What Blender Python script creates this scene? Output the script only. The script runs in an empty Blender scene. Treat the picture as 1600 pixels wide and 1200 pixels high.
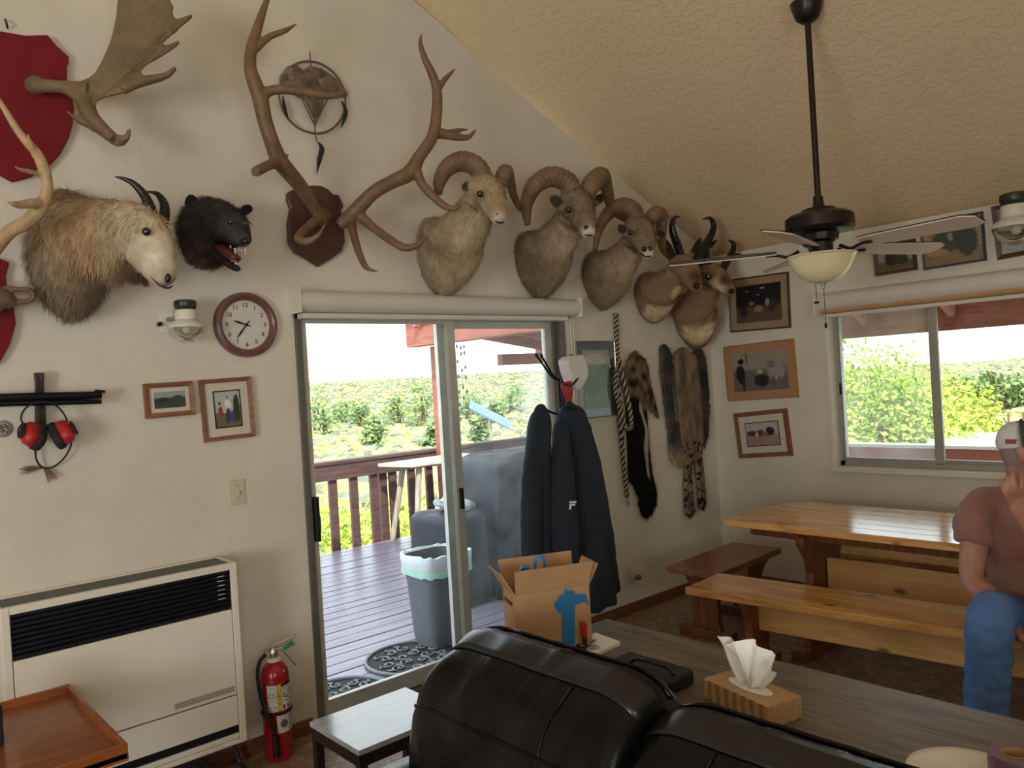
import bpy, math, random
from mathutils import Vector, Matrix, noise
random.seed(7)
sc = bpy.context.scene
COL = sc.collection
PI = math.pi
V = Vector

# ---------------------------------------------------------------- camera, sky, sun, added fill lamps, exposure
FPX = 1233.2
YAW, PITCH, ROLL = math.radians(48.31774), math.radians(-0.19968), math.radians(-3.43808)
EYE = V((0.0, 0.0, 1.65))
FW = V((math.cos(YAW)*math.cos(PITCH), math.sin(YAW)*math.cos(PITCH), math.sin(PITCH)))
_r = V((math.sin(YAW), -math.cos(YAW), 0)); _u = _r.cross(FW)
RT = _r*math.cos(ROLL) + _u*math.sin(ROLL)
UP = _u*math.cos(ROLL) - _r*math.sin(ROLL)
cam_d = bpy.data.cameras.new('camera'); cam = bpy.data.objects.new('camera', cam_d); COL.objects.link(cam)
cam_d.sensor_width = 36.0; cam_d.lens = FPX/1600*36.0; cam_d.clip_start = 0.02; cam_d.clip_end = 2000
cam.matrix_world = Matrix(((RT.x, UP.x, -FW.x, EYE.x), (RT.y, UP.y, -FW.y, EYE.y), (RT.z, UP.z, -FW.z, EYE.z), (0, 0, 0, 1)))
sc.camera = cam
sc.view_settings.view_transform = 'Standard'
sc.view_settings.look = 'None'
sc.view_settings.gamma = 1.0
sc.view_settings.use_curve_mapping = False
sc.view_settings.exposure = -0.12
sc.cycles.max_bounces = 8; sc.cycles.diffuse_bounces = 4; sc.cycles.transparent_max_bounces = 16
sc.cycles.sample_clamp_indirect = 6.0; sc.cycles.adaptive_threshold = 0.02

w = bpy.data.worlds.new('sky'); sc.world = w; w.use_nodes = True
nt = w.node_tree; bg = nt.nodes['Background']
bg.inputs[0].default_value = (0.86, 0.93, 1.0, 1); bg.inputs[1].default_value = 3.2
sun_d = bpy.data.lights.new('sun', 'SUN'); sun = bpy.data.objects.new('sun', sun_d); COL.objects.link(sun)
sun_d.energy = 7.0; sun_d.angle = 0.01; sun_d.color = (1, 0.93, 0.80)
sun.rotation_euler = V((0.42, 0.60, -0.68)).to_track_quat('-Z', 'Y').to_euler()

def window_fill(name, loc, direction, sx, sy, power, col):  # area lamps added in unseen window openings to brighten the room
    d = bpy.data.lights.new(name, 'AREA'); o = bpy.data.objects.new(name, d); COL.objects.link(o)
    d.shape = 'RECTANGLE'; d.size = sx; d.size_y = sy; d.energy = power; d.color = col
    o.location = loc; o.rotation_euler = V(direction).to_track_quat('-Z', 'Z').to_euler()
    return o
window_fill('fill_back_window', (-0.9, -3.15, 1.65), (0.10, 0.75, 0.65), 2.6, 1.5, 62, (1.0, 0.89, 0.74))  # added warm fill, tilted up to lift the ceiling
window_fill('fill_side_window', (-4.15, -0.4, 1.65), (1, 0.05, 0.50), 2.4, 1.4, 185, (1.0, 0.965, 0.91))  # added fill for benches, far wall and ceiling

# ---------------------------------------------------------------- rays through the calibrated camera -> points in the room
YA, XB = 3.581, 5.298          # the two walls in view
def ray(px, py): return FW + RT*((px-800)/FPX) - UP*((py-600)/FPX)
def Yp(px, py, y): d = ray(px, py); return EYE + d*(y/d.y)
def Xp(px, py, x): d = ray(px, py); return EYE + d*(x/d.x)
def Zp(px, py, z): d = ray(px, py); return EYE + d*((z-EYE.z)/d.z)
def A(px, py, o=0.0): return Yp(px, py, YA-o)
def B(px, py, o=0.0): return Xp(px, py, XB-o)
def D(px, py, t): return EYE + ray(px, py)*t
def mpp(p): return (p-EYE).dot(FW)/FPX       # metres per photograph pixel at p

# ---------------------------------------------------------------- materials
def lin(c):
    return tuple((x/255/12.92 if x/255 <= 0.04045 else ((x/255+0.055)/1.055)**2.4) for x in c)
def S(r, g, b): return lin((r, g, b))
def nd(nt, t, **k):
    n = nt.nodes.new(t)
    for a, b in k.items(): setattr(n, a, b)
    return n
def base_mat(name):
    m = bpy.data.materials.new(name); m.use_nodes = True
    nt = m.node_tree; return m, nt, nt.nodes['Principled BSDF'], nt.links
def scl(c, k): return (min(1, c[0]*k), min(1, c[1]*k), min(1, c[2]*k), 1)
def M(name, col, rough=0.6, metal=0.0, var=0.12, scale=6.0, bump=0.0, bscale=80.0, spec=0.5, coat=0.0, vcol=False, stretch=None, sheen=0.0, alpha=None):
    m, nt, b, L = base_mat(name)
    tc = nd(nt, 'ShaderNodeTexCoord'); src = tc.outputs['Object']
    if stretch:
        mp = nd(nt, 'ShaderNodeMapping'); mp.inputs['Scale'].default_value = stretch
        L.new(src, mp.inputs[0]); src = mp.outputs[0]
    n = nd(nt, 'ShaderNodeTexNoise'); n.inputs['Scale'].default_value = scale; n.inputs['Detail'].default_value = 6
    n.inputs['Roughness'].default_value = 0.62
    L.new(src, n.inputs['Vector'])
    rp = nd(nt, 'ShaderNodeMapRange'); rp.inputs[1].default_value = 0.3; rp.inputs[2].default_value = 0.7
    rp.inputs[3].default_value = 1-var; rp.inputs[4].default_value = 1+var
    L.new(n.outputs[0], rp.inputs[0])
    mx = nd(nt, 'ShaderNodeMix', data_type='RGBA', blend_type='MULTIPLY'); mx.inputs[0].default_value = 1
    if vcol:
        at = nd(nt, 'ShaderNodeVertexColor', layer_name='Col'); L.new(at.outputs[0], mx.inputs[6])
    else:
        mx.inputs[6].default_value = (*col, 1)
    L.new(rp.outputs[0], mx.inputs[7]); L.new(mx.outputs[2], b.inputs['Base Color'])
    b.inputs['Roughness'].default_value = rough; b.inputs['Metallic'].default_value = metal
    b.inputs['Specular IOR Level'].default_value = spec; b.inputs['Coat Weight'].default_value = coat
    b.inputs['Coat Roughness'].default_value = 0.08
    if sheen: b.inputs['Sheen Weight'].default_value = sheen
    if bump:
        n2 = nd(nt, 'ShaderNodeTexNoise'); n2.inputs['Scale'].default_value = bscale; n2.inputs['Detail'].default_value = 4
        L.new(src, n2.inputs['Vector'])
        bp = nd(nt, 'ShaderNodeBump'); bp.inputs['Strength'].default_value = min(1, bump); bp.inputs['Distance'].default_value = 0.01
        L.new(n2.outputs[0], bp.inputs['Height']); L.new(bp.outputs[0], b.inputs['Normal'])
    return m
def wood(name, c1, c2, axis='Y', scale=3.0, rough=0.4, coat=0.0, knots=True, bump=0.05):
    m, nt, b, L = base_mat(name)
    tc = nd(nt, 'ShaderNodeTexCoord'); mp = nd(nt, 'ShaderNodeMapping')
    s = [9, 9, 9]; s['XYZ'.index(axis)] = 0.9
    mp.inputs['Scale'].default_value = s; L.new(tc.outputs['Object'], mp.inputs[0])
    n = nd(nt, 'ShaderNodeTexNoise'); n.inputs['Scale'].default_value = scale; n.inputs['Detail'].default_value = 8
    n.inputs['Distortion'].default_value = 1.2; L.new(mp.outputs[0], n.inputs['Vector'])
    cr = nd(nt, 'ShaderNodeValToRGB'); e = cr.color_ramp.elements
    e[0].position = 0.3; e[0].color = (*c1, 1); e[1].position = 0.68; e[1].color = (*c2, 1)
    L.new(n.outputs[0], cr.inputs[0]); out = cr.outputs[0]
    if knots:
        mp2 = nd(nt, 'ShaderNodeMapping'); s2 = [4.5, 4.5, 4.5]; s2['XYZ'.index(axis)] = 2.2
        mp2.inputs['Scale'].default_value = s2; L.new(tc.outputs['Object'], mp2.inputs[0])
        vo = nd(nt, 'ShaderNodeTexVoronoi'); vo.inputs['Scale'].default_value = 1.3; L.new(mp2.outputs[0], vo.inputs['Vector'])
        mr = nd(nt, 'ShaderNodeMapRange'); mr.inputs[1].default_value = 0.06; mr.inputs[2].default_value = 0.13
        mr.inputs[3].default_value = 0.28; mr.inputs[4].default_value = 1.0; L.new(vo.outputs['Distance'], mr.inputs[0])
        mx = nd(nt, 'ShaderNodeMix', data_type='RGBA', blend_type='MULTIPLY'); mx.inputs[0].default_value = 1
        L.new(out, mx.inputs[6]); L.new(mr.outputs[0], mx.inputs[7]); out = mx.outputs[2]
    L.new(out, b.inputs['Base Color']); b.inputs['Roughness'].default_value = rough
    b.inputs['Coat Weight'].default_value = coat; b.inputs['Coat Roughness'].default_value = 0.12
    bp = nd(nt, 'ShaderNodeBump'); bp.inputs['Strength'].default_value = bump; bp.inputs['Distance'].default_value = 0.01
    L.new(n.outputs[0], bp.inputs['Height']); L.new(bp.outputs[0], b.inputs['Normal'])
    return m
def glass(name, tint=(0.97, 0.99, 0.98), dust=0.0, dustcol=(0.9, 0.92, 0.9)):
    m = bpy.data.materials.new(name); m.use_nodes = True; nt = m.node_tree; nt.nodes.clear(); L = nt.links
    out = nd(nt, 'ShaderNodeOutputMaterial'); tr = nd(nt, 'ShaderNodeBsdfTransparent'); tr.inputs[0].default_value = (*tint, 1)
    gl = nd(nt, 'ShaderNodeBsdfGlossy'); gl.inputs['Roughness'].default_value = 0.02
    fr = nd(nt, 'ShaderNodeFresnel'); fr.inputs[0].default_value = 1.35
    mx = nd(nt, 'ShaderNodeMixShader'); L.new(fr.outputs[0], mx.inputs[0]); L.new(tr.outputs[0], mx.inputs[1]); L.new(gl.outputs[0], mx.inputs[2])
    last = mx.outputs[0]
    if dust:
        tl = nd(nt, 'ShaderNodeBsdfTranslucent'); tl.inputs[0].default_value = (*dustcol, 1)
        tc = nd(nt, 'ShaderNodeTexCoord'); n = nd(nt, 'ShaderNodeTexNoise'); n.inputs['Scale'].default_value = 9; n.inputs['Detail'].default_value = 8
        L.new(tc.outputs['Object'], n.inputs['Vector'])
        mr = nd(nt, 'ShaderNodeMapRange'); mr.inputs[1].default_value = 0.3; mr.inputs[2].default_value = 0.75
        mr.inputs[3].default_value = dust*0.5; mr.inputs[4].default_value = dust*1.5; L.new(n.outputs[0], mr.inputs[0])
        m2 = nd(nt, 'ShaderNodeMixShader'); L.new(mr.outputs[0], m2.inputs[0]); L.new(last, m2.inputs[1]); L.new(tl.outputs[0], m2.inputs[2]); last = m2.outputs[0]
    L.new(last, out.inputs[0])
    return m

# ---------------------------------------------------------------- mesh building
def catmull(P, t):
    n = len(P)-1; i = min(int(t), n-1); u = t-i
    p1, p2 = P[i], P[i+1]
    p0 = P[i-1] if i > 0 else p1*2-p2 if not isinstance(p1, float) else 2*p1-p2
    p3 = P[i+2] if i+2 <= n else p2*2-p1
    return (p1*2 + (p2-p0)*u + (p0*2-p1*5+p2*4-p3)*u*u + (p1*3-p0-p2*3+p3)*u*u*u)*0.5
def lerp(P, t):
    i = min(int(t), len(P)-2); u = t-i; return P[i]*(1-u)+P[i+1]*u
def setp(o, label=None, cat=None, group=None, kind=None):
    if label: o['label'] = label
    if cat: o['category'] = cat
    if group: o['group'] = group
    if kind: o['kind'] = kind
    return o
def attach(o, parent):
    if parent is not None:
        o.parent = parent
        o.matrix_parent_inverse = Matrix.Translation(-parent.location) if parent.parent is None else Matrix.Identity(4)
def thing(name, loc, label, cat, group=None, kind=None):
    o = bpy.data.objects.new(name, None); COL.objects.link(o); o.location = loc; o.empty_display_size = 0.1
    return setp(o, label, cat, group, kind)
class MB:
    def __init__(s): s.v = []; s.f = []; s.c = None
    def add(s, vs, fs):
        k = len(s.v); s.v += [V(p) for p in vs]; s.f += [tuple(i+k for i in f) for f in fs]; return s
    def bx(s, x0, x1, y0, y1, z0, z1):
        return s.add([(x0,y0,z0),(x1,y0,z0),(x1,y1,z0),(x0,y1,z0),(x0,y0,z1),(x1,y0,z1),(x1,y1,z1),(x0,y1,z1)],
                     [(0,3,2,1),(4,5,6,7),(0,1,5,4),(1,2,6,5),(2,3,7,6),(3,0,4,7)])
    def obx(s, c, ax, ay, az):       # oriented box: centre and three half-axes
        c = V(c); ax, ay, az = V(ax), V(ay), V(az)
        return s.add([c-ax-ay-az, c+ax-ay-az, c+ax+ay-az, c-ax+ay-az, c-ax-ay+az, c+ax-ay+az, c+ax+ay+az, c-ax+ay+az],
                     [(0,3,2,1),(4,5,6,7),(0,1,5,4),(1,2,6,5),(2,3,7,6),(3,0,4,7)])
    def bar(s, a, b, w, h, up=(0,0,1)):    # box from a to b, w wide, h high
        a, b = V(a), V(b); t = (b-a); sd = t.cross(V(up)).normalized(); u = sd.cross(t).normalized()
        return s.obx((a+b)/2, t/2, sd*w/2, u*h/2)
    def prism(s, poly, off):
        n = len(poly); off = V(off); vs = [V(p) for p in poly] + [V(p)+off for p in poly]
        return s.add(vs, [tuple(range(n))[::-1], tuple(range(n, 2*n))] + [(i, (i+1) % n, (i+1) % n+n, i+n) for i in range(n)])
    def rings(s, R, cap=True, closed=False):
        k = len(s.v); n = len(R[0])
        for r in R: s.v += [V(p) for p in r]
        m = len(R)
        for i in range(m if closed else m-1):
            a, b = k+i*n, k+((i+1) % m)*n
            for j in range(n): s.f.append((a+j, a+(j+1) % n, b+(j+1) % n, b+j))
        if cap and not closed:
            for q, rv in ((0, True), (m-1, False)):
                c = len(s.v); s.v.append(sum(R[q], V((0,0,0)))/n)
                for j in range(n):
                    a, b = k+q*n+j, k+q*n+(j+1) % n
                    s.f.append((c, b, a) if rv else (c, a, b))
        return s
    def tube(s, pts, rad, n=8, sub=1, cap=True, closed=False, flat=1.0, ref=None):
        pts = [V(p) for p in pts]
        if not isinstance(rad, (list, tuple)): rad = [rad]*len(pts)
        rad = [float(x) for x in rad]
        if sub > 1:
            m = (len(pts)-1)*sub
            pts, rad = [catmull(pts, i/sub) for i in range(m+1)], [max(1e-4, lerp(rad, i/sub)) for i in range(m+1)]
        R = []; N = None
        for i, p in enumerate(pts):
            if closed: t = (pts[(i+1) % len(pts)]-pts[i-1])
            else: t = (pts[min(i+1, len(pts)-1)]-pts[max(i-1, 0)])
            t = t.normalized() if t.length > 1e-9 else V((0,0,1))
            if N is None:
                N = V(ref) if ref is not None else (V((0,0,1)) if abs(t.z) < 0.9 else V((1,0,0)))
            N = (N - t*N.dot(t)); N = N.normalized() if N.length > 1e-6 else t.orthogonal().normalized()
            Bn = t.cross(N)
            R.append([p + (N*math.cos(2*PI*j/n)*flat + Bn*math.sin(2*PI*j/n))*rad[i] for j in range(n)])
        return s.rings(R, cap, closed)
    def loft(s, Rg, n=20, sub=4, fn=None):      # rings (centre, side, a, b)
        C = [V(r[0]) for r in Rg]; Sd = [V(r[1]) for r in Rg]; a = [float(r[2]) for r in Rg]; b = [float(r[3]) for r in Rg]
        m = (len(Rg)-1)*sub; R = []
        for i in range(m+1):
            t = i/sub; c = catmull(C, t)
            e = 0.05; t0, t1 = max(0, t-e), min(len(Rg)-1, t+e)
            T = (catmull(C, t1)-catmull(C, t0)).normalized()
            sd = lerp(Sd, t); u = T.cross(sd).normalized(); sd = u.cross(T).normalized()
            aa, bb = max(1e-4, catmull(a, t)), max(1e-4, catmull(b, t))
            ring = []
            for j in range(n):
                th = 2*PI*j/n; k = fn(t, th) if fn else 1.0
                ring.append(c + sd*aa*math.cos(th)*k + u*bb*math.sin(th)*k)
            R.append(ring)
        return s.rings(R)
    def lathe(s, prof, c, n=24, axis=(0,0,1), cap=True, fn=None):
        c = V(c); ax = V(axis).normalized(); e1 = ax.orthogonal().normalized() if abs(ax.z) < 0.99 else V((1,0,0)); e2 = ax.cross(e1)
        R = [[c + ax*h + (e1*math.cos(2*PI*j/n)+e2*math.sin(2*PI*j/n))*r*(fn(2*PI*j/n, h) if fn else 1) for j in range(n)] for r, h in prof]
        return s.rings(R, cap)
    def ball(s, c, r, n=12, m=8):
        c = V(c); r = V(r) if hasattr(r, '__len__') else V((r, r, r))
        R = [[c+V((r.x*math.sin(PI*i/m)*math.cos(2*PI*j/n), r.y*math.sin(PI*i/m)*math.sin(2*PI*j/n), -r.z*math.cos(PI*i/m))) for j in range(n)] for i in range(1, m)]
        k = len(s.v); s.rings(R, cap=False)
        a = len(s.v); s.v += [c-V((0,0,r.z)), c+V((0,0,r.z))]; l = k+(m-2)*n
        for j in range(n): s.f += [(a, k+(j+1) % n, k+j), (a+1, l+j, l+(j+1) % n)]
        return s
    def sheet(s, fn, nu, nv, thick=None):      # grid surface fn(u,v)->point ; optional thickness vector/float along normal
        k = len(s.v); P = [[V(fn(i/nu, j/nv)) for i in range(nu+1)] for j in range(nv+1)]
        if thick is None:
            for row in P: s.v += row
            for j in range(nv):
                for i in range(nu):
                    a = k+j*(nu+1)+i; s.f.append((a, a+1, a+nu+2, a+nu+1))
            return s
        Q = []
        for j in range(nv+1):
            row = []
            for i in range(nu+1):
                du = P[j][min(i+1, nu)]-P[j][max(i-1, 0)]; dv = P[min(j+1, nv)][i]-P[max(j-1, 0)][i]
                nn = du.cross(dv); nn = nn.normalized() if nn.length > 1e-9 else V((0,0,1))
                row.append(P[j][i]+nn*thick)
            Q.append(row)
        for row in P: s.v += row
        o = (nu+1)*(nv+1)
        for row in Q: s.v += row
        for j in range(nv):
            for i in range(nu):
                a = k+j*(nu+1)+i; s.f.append((a, a+nu+1, a+nu+2, a+1)); s.f.append((a+o, a+o+1, a+o+nu+2, a+o+nu+1))
        rim = [i for i in range(nu+1)] + [j*(nu+1)+nu for j in range(1, nv+1)] + [nv*(nu+1)+i for i in range(nu-1, -1, -1)] + [j*(nu+1) for j in range(nv-1, 0, -1)]
        for q in range(len(rim)):
            a, b = k+rim[q], k+rim[(q+1) % len(rim)]; s.f.append((a, b, b+o, a+o))
        return s
    def mesh(s, name, smooth=False, sharp=None):
        me = bpy.data.meshes.new(name); me.from_pydata([tuple(p) for p in s.v], [], s.f); me.update()
        if smooth:
            me.polygons.foreach_set('use_smooth', [True]*len(me.polygons))
            if sharp: me.set_sharp_from_angle(angle=math.radians(sharp))
        return me
    def build(s, name, m, parent=None, smooth=False, sharp=None, bevel=0, remesh=None, relax=6, paint=None, origin=None, subsurf=0):
        me = s.mesh(name, smooth, sharp)
        if bevel or remesh or subsurf: me = modified(me, bevel, remesh, relax, smooth, sharp, subsurf)
        me.name = name
        o = bpy.data.objects.new(name, me); COL.objects.link(o)
        for q in (m if isinstance(m, (list, tuple)) else [m]): me.materials.append(q)
        if paint: paint_mesh(me, paint)
        if parent is None:
            if origin is None:
                xs = [v.co for v in me.vertices]
                origin = V(((min(p.x for p in xs)+max(p.x for p in xs))/2, (min(p.y for p in xs)+max(p.y for p in xs))/2, min(p.z for p in xs)))
            me.transform(Matrix.Translation(-V(origin))); o.location = origin
        attach(o, parent)
        return o
TMP = bpy.data.scenes.new('workbench')
def modified(me, bevel=0, remesh=None, relax=6, smooth=False, sharp=None, subsurf=0):
    t = bpy.data.objects.new('tmp', me); TMP.collection.objects.link(t)
    if remesh:
        q = t.modifiers.new('r', 'REMESH'); q.mode = 'VOXEL'; q.voxel_size = remesh; q.use_smooth_shade = True
        if relax:
            q = t.modifiers.new('s', 'SMOOTH'); q.iterations = relax; q.factor = 0.5
    if subsurf:
        q = t.modifiers.new('u', 'SUBSURF'); q.levels = subsurf; q.render_levels = subsurf
    if bevel:
        q = t.modifiers.new('b', 'BEVEL'); q.width = bevel; q.segments = 2; q.limit_method = 'ANGLE'; q.angle_limit = math.radians(40)
    TMP.view_layers[0].update(); dg = TMP.view_layers[0].depsgraph
    m2 = bpy.data.meshes.new_from_object(t.evaluated_get(dg))
    TMP.collection.objects.unlink(t); bpy.data.objects.remove(t)
    if remesh or smooth:
        m2.polygons.foreach_set('use_smooth', [True]*len(m2.polygons))
        if sharp: m2.set_sharp_from_angle(angle=math.radians(sharp))
    return m2
def paint_mesh(me, fn):
    at = me.color_attributes.new('Col', 'FLOAT_COLOR', 'POINT'); buf = []
    for v in me.vertices:
        c = fn(v.co, v.normal); buf += [c[0], c[1], c[2], 1.0]
    at.data.foreach_set('color', buf)
def mixc(a, b, t): t = max(0, min(1, t)); return (a[0]+(b[0]-a[0])*t, a[1]+(b[1]-a[1])*t, a[2]+(b[2]-a[2])*t)
def patches(base, L, var=0.10, fq=14.0):      # soft painted coat markings: (point, radius, colour, softness)
    def fn(p, n):
        c = base
        for q, r, col, so in L:
            d = (p-q).length/r + 0.25*noise.noise(p*22)
            c = mixc(c, col, (1-d)/so+0.5 if so else float(d < 1))
        k = 1+var*noise.noise(p*fq)*1.6+var*0.8*noise.noise(p*60)
        return (c[0]*k, c[1]*k, c[2]*k)
    return fn
def surface_points(me, n, seed=1):
    rnd = random.Random(seed); P = me.polygons; cum = []; t = 0
    for p in P: t += p.area; cum.append(t)
    import bisect
    for _ in range(n):
        p = P[min(bisect.bisect(cum, rnd.random()*t), len(P)-1)]
        vs = [me.vertices[i].co for i in p.vertices]
        w1, w2 = rnd.random(), rnd.random()
        if len(vs) >= 4: q = vs[0].lerp(vs[1], w1).lerp(vs[3].lerp(vs[2], w1), w2)
        else: q = vs[0]+(vs[1]-vs[0])*w1*(1-w2)+(vs[2]-vs[0])*w2*w1
        yield q, p.normal.copy(), p.vertices[0], rnd
def ruffle(o, fn):
    me = o.data; C_ = [v.co.copy() for v in me.vertices]; N_ = [v.normal.copy() for v in me.vertices]
    me.vertices.foreach_set('co', [x for p, n in zip(C_, N_) for x in (p+n*fn(p))]); me.update()
def fur(src, parent, n, length, lie, m, width=0.0022, lift=0.45, seed=1, keep=None, shade=0.25):
    me = src.data; vs = []; fs = []; cs = []
    off = src.location if src.parent is None else V((0,0,0))
    col = me.color_attributes['Col'].data if 'Col' in me.color_attributes else None
    for q, nn, vi, rnd in surface_points(me, n, seed):
        if keep and not keep(q): continue
        c = col[vi].color if col else (0.5, 0.5, 0.5, 1)
        l = lie(q) if callable(lie) else V(lie)
        l = (l-nn*l.dot(nn)); l = l.normalized() if l.length > 1e-5 else nn.orthogonal()
        d = (l*(1-lift)+nn*lift+V((rnd.uniform(-.25,.25), rnd.uniform(-.25,.25), rnd.uniform(-.25,.25)))).normalized()*length*rnd.uniform(.6,1.3)
        s = d.cross(nn); s = s.normalized()*width*rnd.uniform(.7,1.3) if s.length > 1e-6 else V((width,0,0))
        k = len(vs); q = q+off-nn*0.002; kk = 1+rnd.uniform(-shade, shade)
        vs += [q-s, q+s, q+d*0.6+s*0.5-V((0,0,length*0.03)), q+d-V((0,0,length*0.12))]; fs.append((k, k+1, k+2, k+3)); cs += [(c[0]*kk, c[1]*kk, c[2]*kk, 1)]*4
    m2 = bpy.data.meshes.new('fur'); m2.from_pydata([tuple(p) for p in vs], [], fs); m2.update()
    at = m2.color_attributes.new('Col', 'FLOAT_COLOR', 'POINT'); at.data.foreach_set('color', [x for c in cs for x in c])
    m2.materials.append(m); o = bpy.data.objects.new('fur', m2); COL.objects.link(o); attach(o, parent); o['kind'] = 'stuff'
    return o
def copy_tree(o, parent=None):
    c = o.copy(); COL.objects.link(c)
    if parent is not None: c.parent = parent; c.matrix_parent_inverse = o.matrix_parent_inverse.copy()
    for ch in list(o.children): copy_tree(ch, c)
    return c
def text_mesh(txt, size, extrude=0.0005, bold=False):
    cu = bpy.data.curves.new('t', 'FONT'); cu.body = txt; cu.size = size; cu.extrude = extrude; cu.align_x = 'CENTER'; cu.align_y = 'CENTER'
    if bold: cu.offset = size*0.012
    t = bpy.data.objects.new('t', cu); TMP.collection.objects.link(t); TMP.view_layers[0].update(); dg = TMP.view_layers[0].depsgraph
    me = bpy.data.meshes.new_from_object(t.evaluated_get(dg))
    TMP.collection.objects.unlink(t); bpy.data.objects.remove(t); return me
def text(name, txt, size, c, right, up, m, parent, extrude=0.0006, bold=False):
    me = text_mesh(txt, size, extrude, bold); r, u = V(right).normalized(), V(up).normalized(); n = r.cross(u); c = V(c)
    me.transform(Matrix(((r.x, u.x, n.x, c.x), (r.y, u.y, n.y, c.y), (r.z, u.z, n.z, c.z), (0,0,0,1))))
    me.name = name; me.materials.append(m); o = bpy.data.objects.new(name, me); COL.objects.link(o); attach(o, parent); return o
def raster(name, c, right, up, w, h, nx, ny, fn, m, parent):       # flat print: a fine grid coloured cell by cell
    r, u = V(right).normalized(), V(up).normalized(); c = V(c)
    vs = [c+r*w*(i/nx-.5)+u*h*(j/ny-.5) for j in range(ny+1) for i in range(nx+1)]
    fs = [(j*(nx+1)+i, j*(nx+1)+i+1, (j+1)*(nx+1)+i+1, (j+1)*(nx+1)+i) for j in range(ny) for i in range(nx)]
    me = bpy.data.meshes.new(name); me.from_pydata([tuple(p) for p in vs], [], fs); me.update()
    at = me.color_attributes.new('Col', 'FLOAT_COLOR', 'CORNER'); buf = []
    for j in range(ny):
        for i in range(nx):
            q = fn((i+.5)/nx, (j+.5)/ny); buf += [q[0], q[1], q[2], 1]*4
    at.data.foreach_set('color', buf); me.materials.append(m)
    o = bpy.data.objects.new(name, me); COL.objects.link(o); attach(o, parent); return o
# ---------------------------------------------------------------- the room
def wall_mat(name, col):
    m, nt, b, L = base_mat(name)
    tc = nd(nt, 'ShaderNodeTexCoord')
    n1 = nd(nt, 'ShaderNodeTexNoise'); n1.inputs['Scale'].default_value = 1.3; n1.inputs['Detail'].default_value = 7; n1.inputs['Roughness'].default_value = 0.65
    n2 = nd(nt, 'ShaderNodeTexNoise'); n2.inputs['Scale'].default_value = 22; n2.inputs['Detail'].default_value = 8
    n3 = nd(nt, 'ShaderNodeTexVoronoi'); n3.inputs['Scale'].default_value = 38
    for n in (n1, n2, n3): L.new(tc.outputs['Object'], n.inputs['Vector'])
    cr = nd(nt, 'ShaderNodeValToRGB'); e = cr.color_ramp.elements
    e[0].position = 0.28; e[0].color = scl(col, 0.86); e[1].position = 0.62; e[1].color = scl(col, 1.03)
    L.new(n1.outputs[0], cr.inputs[0]); L.new(cr.outputs[0], b.inputs['Base Color'])
    ad = nd(nt, 'ShaderNodeMath', operation='MULTIPLY_ADD'); ad.inputs[1].default_value = 0.35
    L.new(n3.outputs['Distance'], ad.inputs[0]); L.new(n2.outputs[0], ad.inputs[2])
    bp = nd(nt, 'ShaderNodeBump'); bp.inputs['Strength'].default_value = 0.22; bp.inputs['Distance'].default_value = 0.012
    L.new(ad.outputs[0], bp.inputs['Height']); L.new(bp.outputs[0], b.inputs['Normal'])
    b.inputs['Roughness'].default_value = 0.75; b.inputs['Specular IOR Level'].default_value = 0.3
    return m
m_wall = wall_mat('cream_plaster', S(220, 215, 202))
m_wall_b = m_wall
def ceil_mat():
    m, nt, b, L = base_mat('knockdown_ceiling'); tc = nd(nt, 'ShaderNodeTexCoord')
    n = nd(nt, 'ShaderNodeTexNoise'); n.inputs['Scale'].default_value = 26; n.inputs['Detail'].default_value = 5; L.new(tc.outputs['Object'], n.inputs['Vector'])
    mr = nd(nt, 'ShaderNodeMapRange'); mr.inputs[1].default_value = 0.46; mr.inputs[2].default_value = 0.56; L.new(n.outputs[0], mr.inputs[0])
    bp = nd(nt, 'ShaderNodeBump'); bp.inputs['Strength'].default_value = 0.3; bp.inputs['Distance'].default_value = 0.008
    L.new(mr.outputs[0], bp.inputs['Height']); L.new(bp.outputs[0], b.inputs['Normal'])
    n2 = nd(nt, 'ShaderNodeTexNoise'); n2.inputs['Scale'].default_value = 1.1; L.new(tc.outputs['Object'], n2.inputs['Vector'])
    cr = nd(nt, 'ShaderNodeValToRGB'); e = cr.color_ramp.elements; c = S(240, 217, 180)
    e[0].color = scl(c, 0.9); e[1].color = scl(c, 1.05); L.new(n2.outputs[0], cr.inputs[0]); L.new(cr.outputs[0], b.inputs['Base Color'])
    b.inputs['Roughness'].default_value = 0.42
    return m
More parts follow.
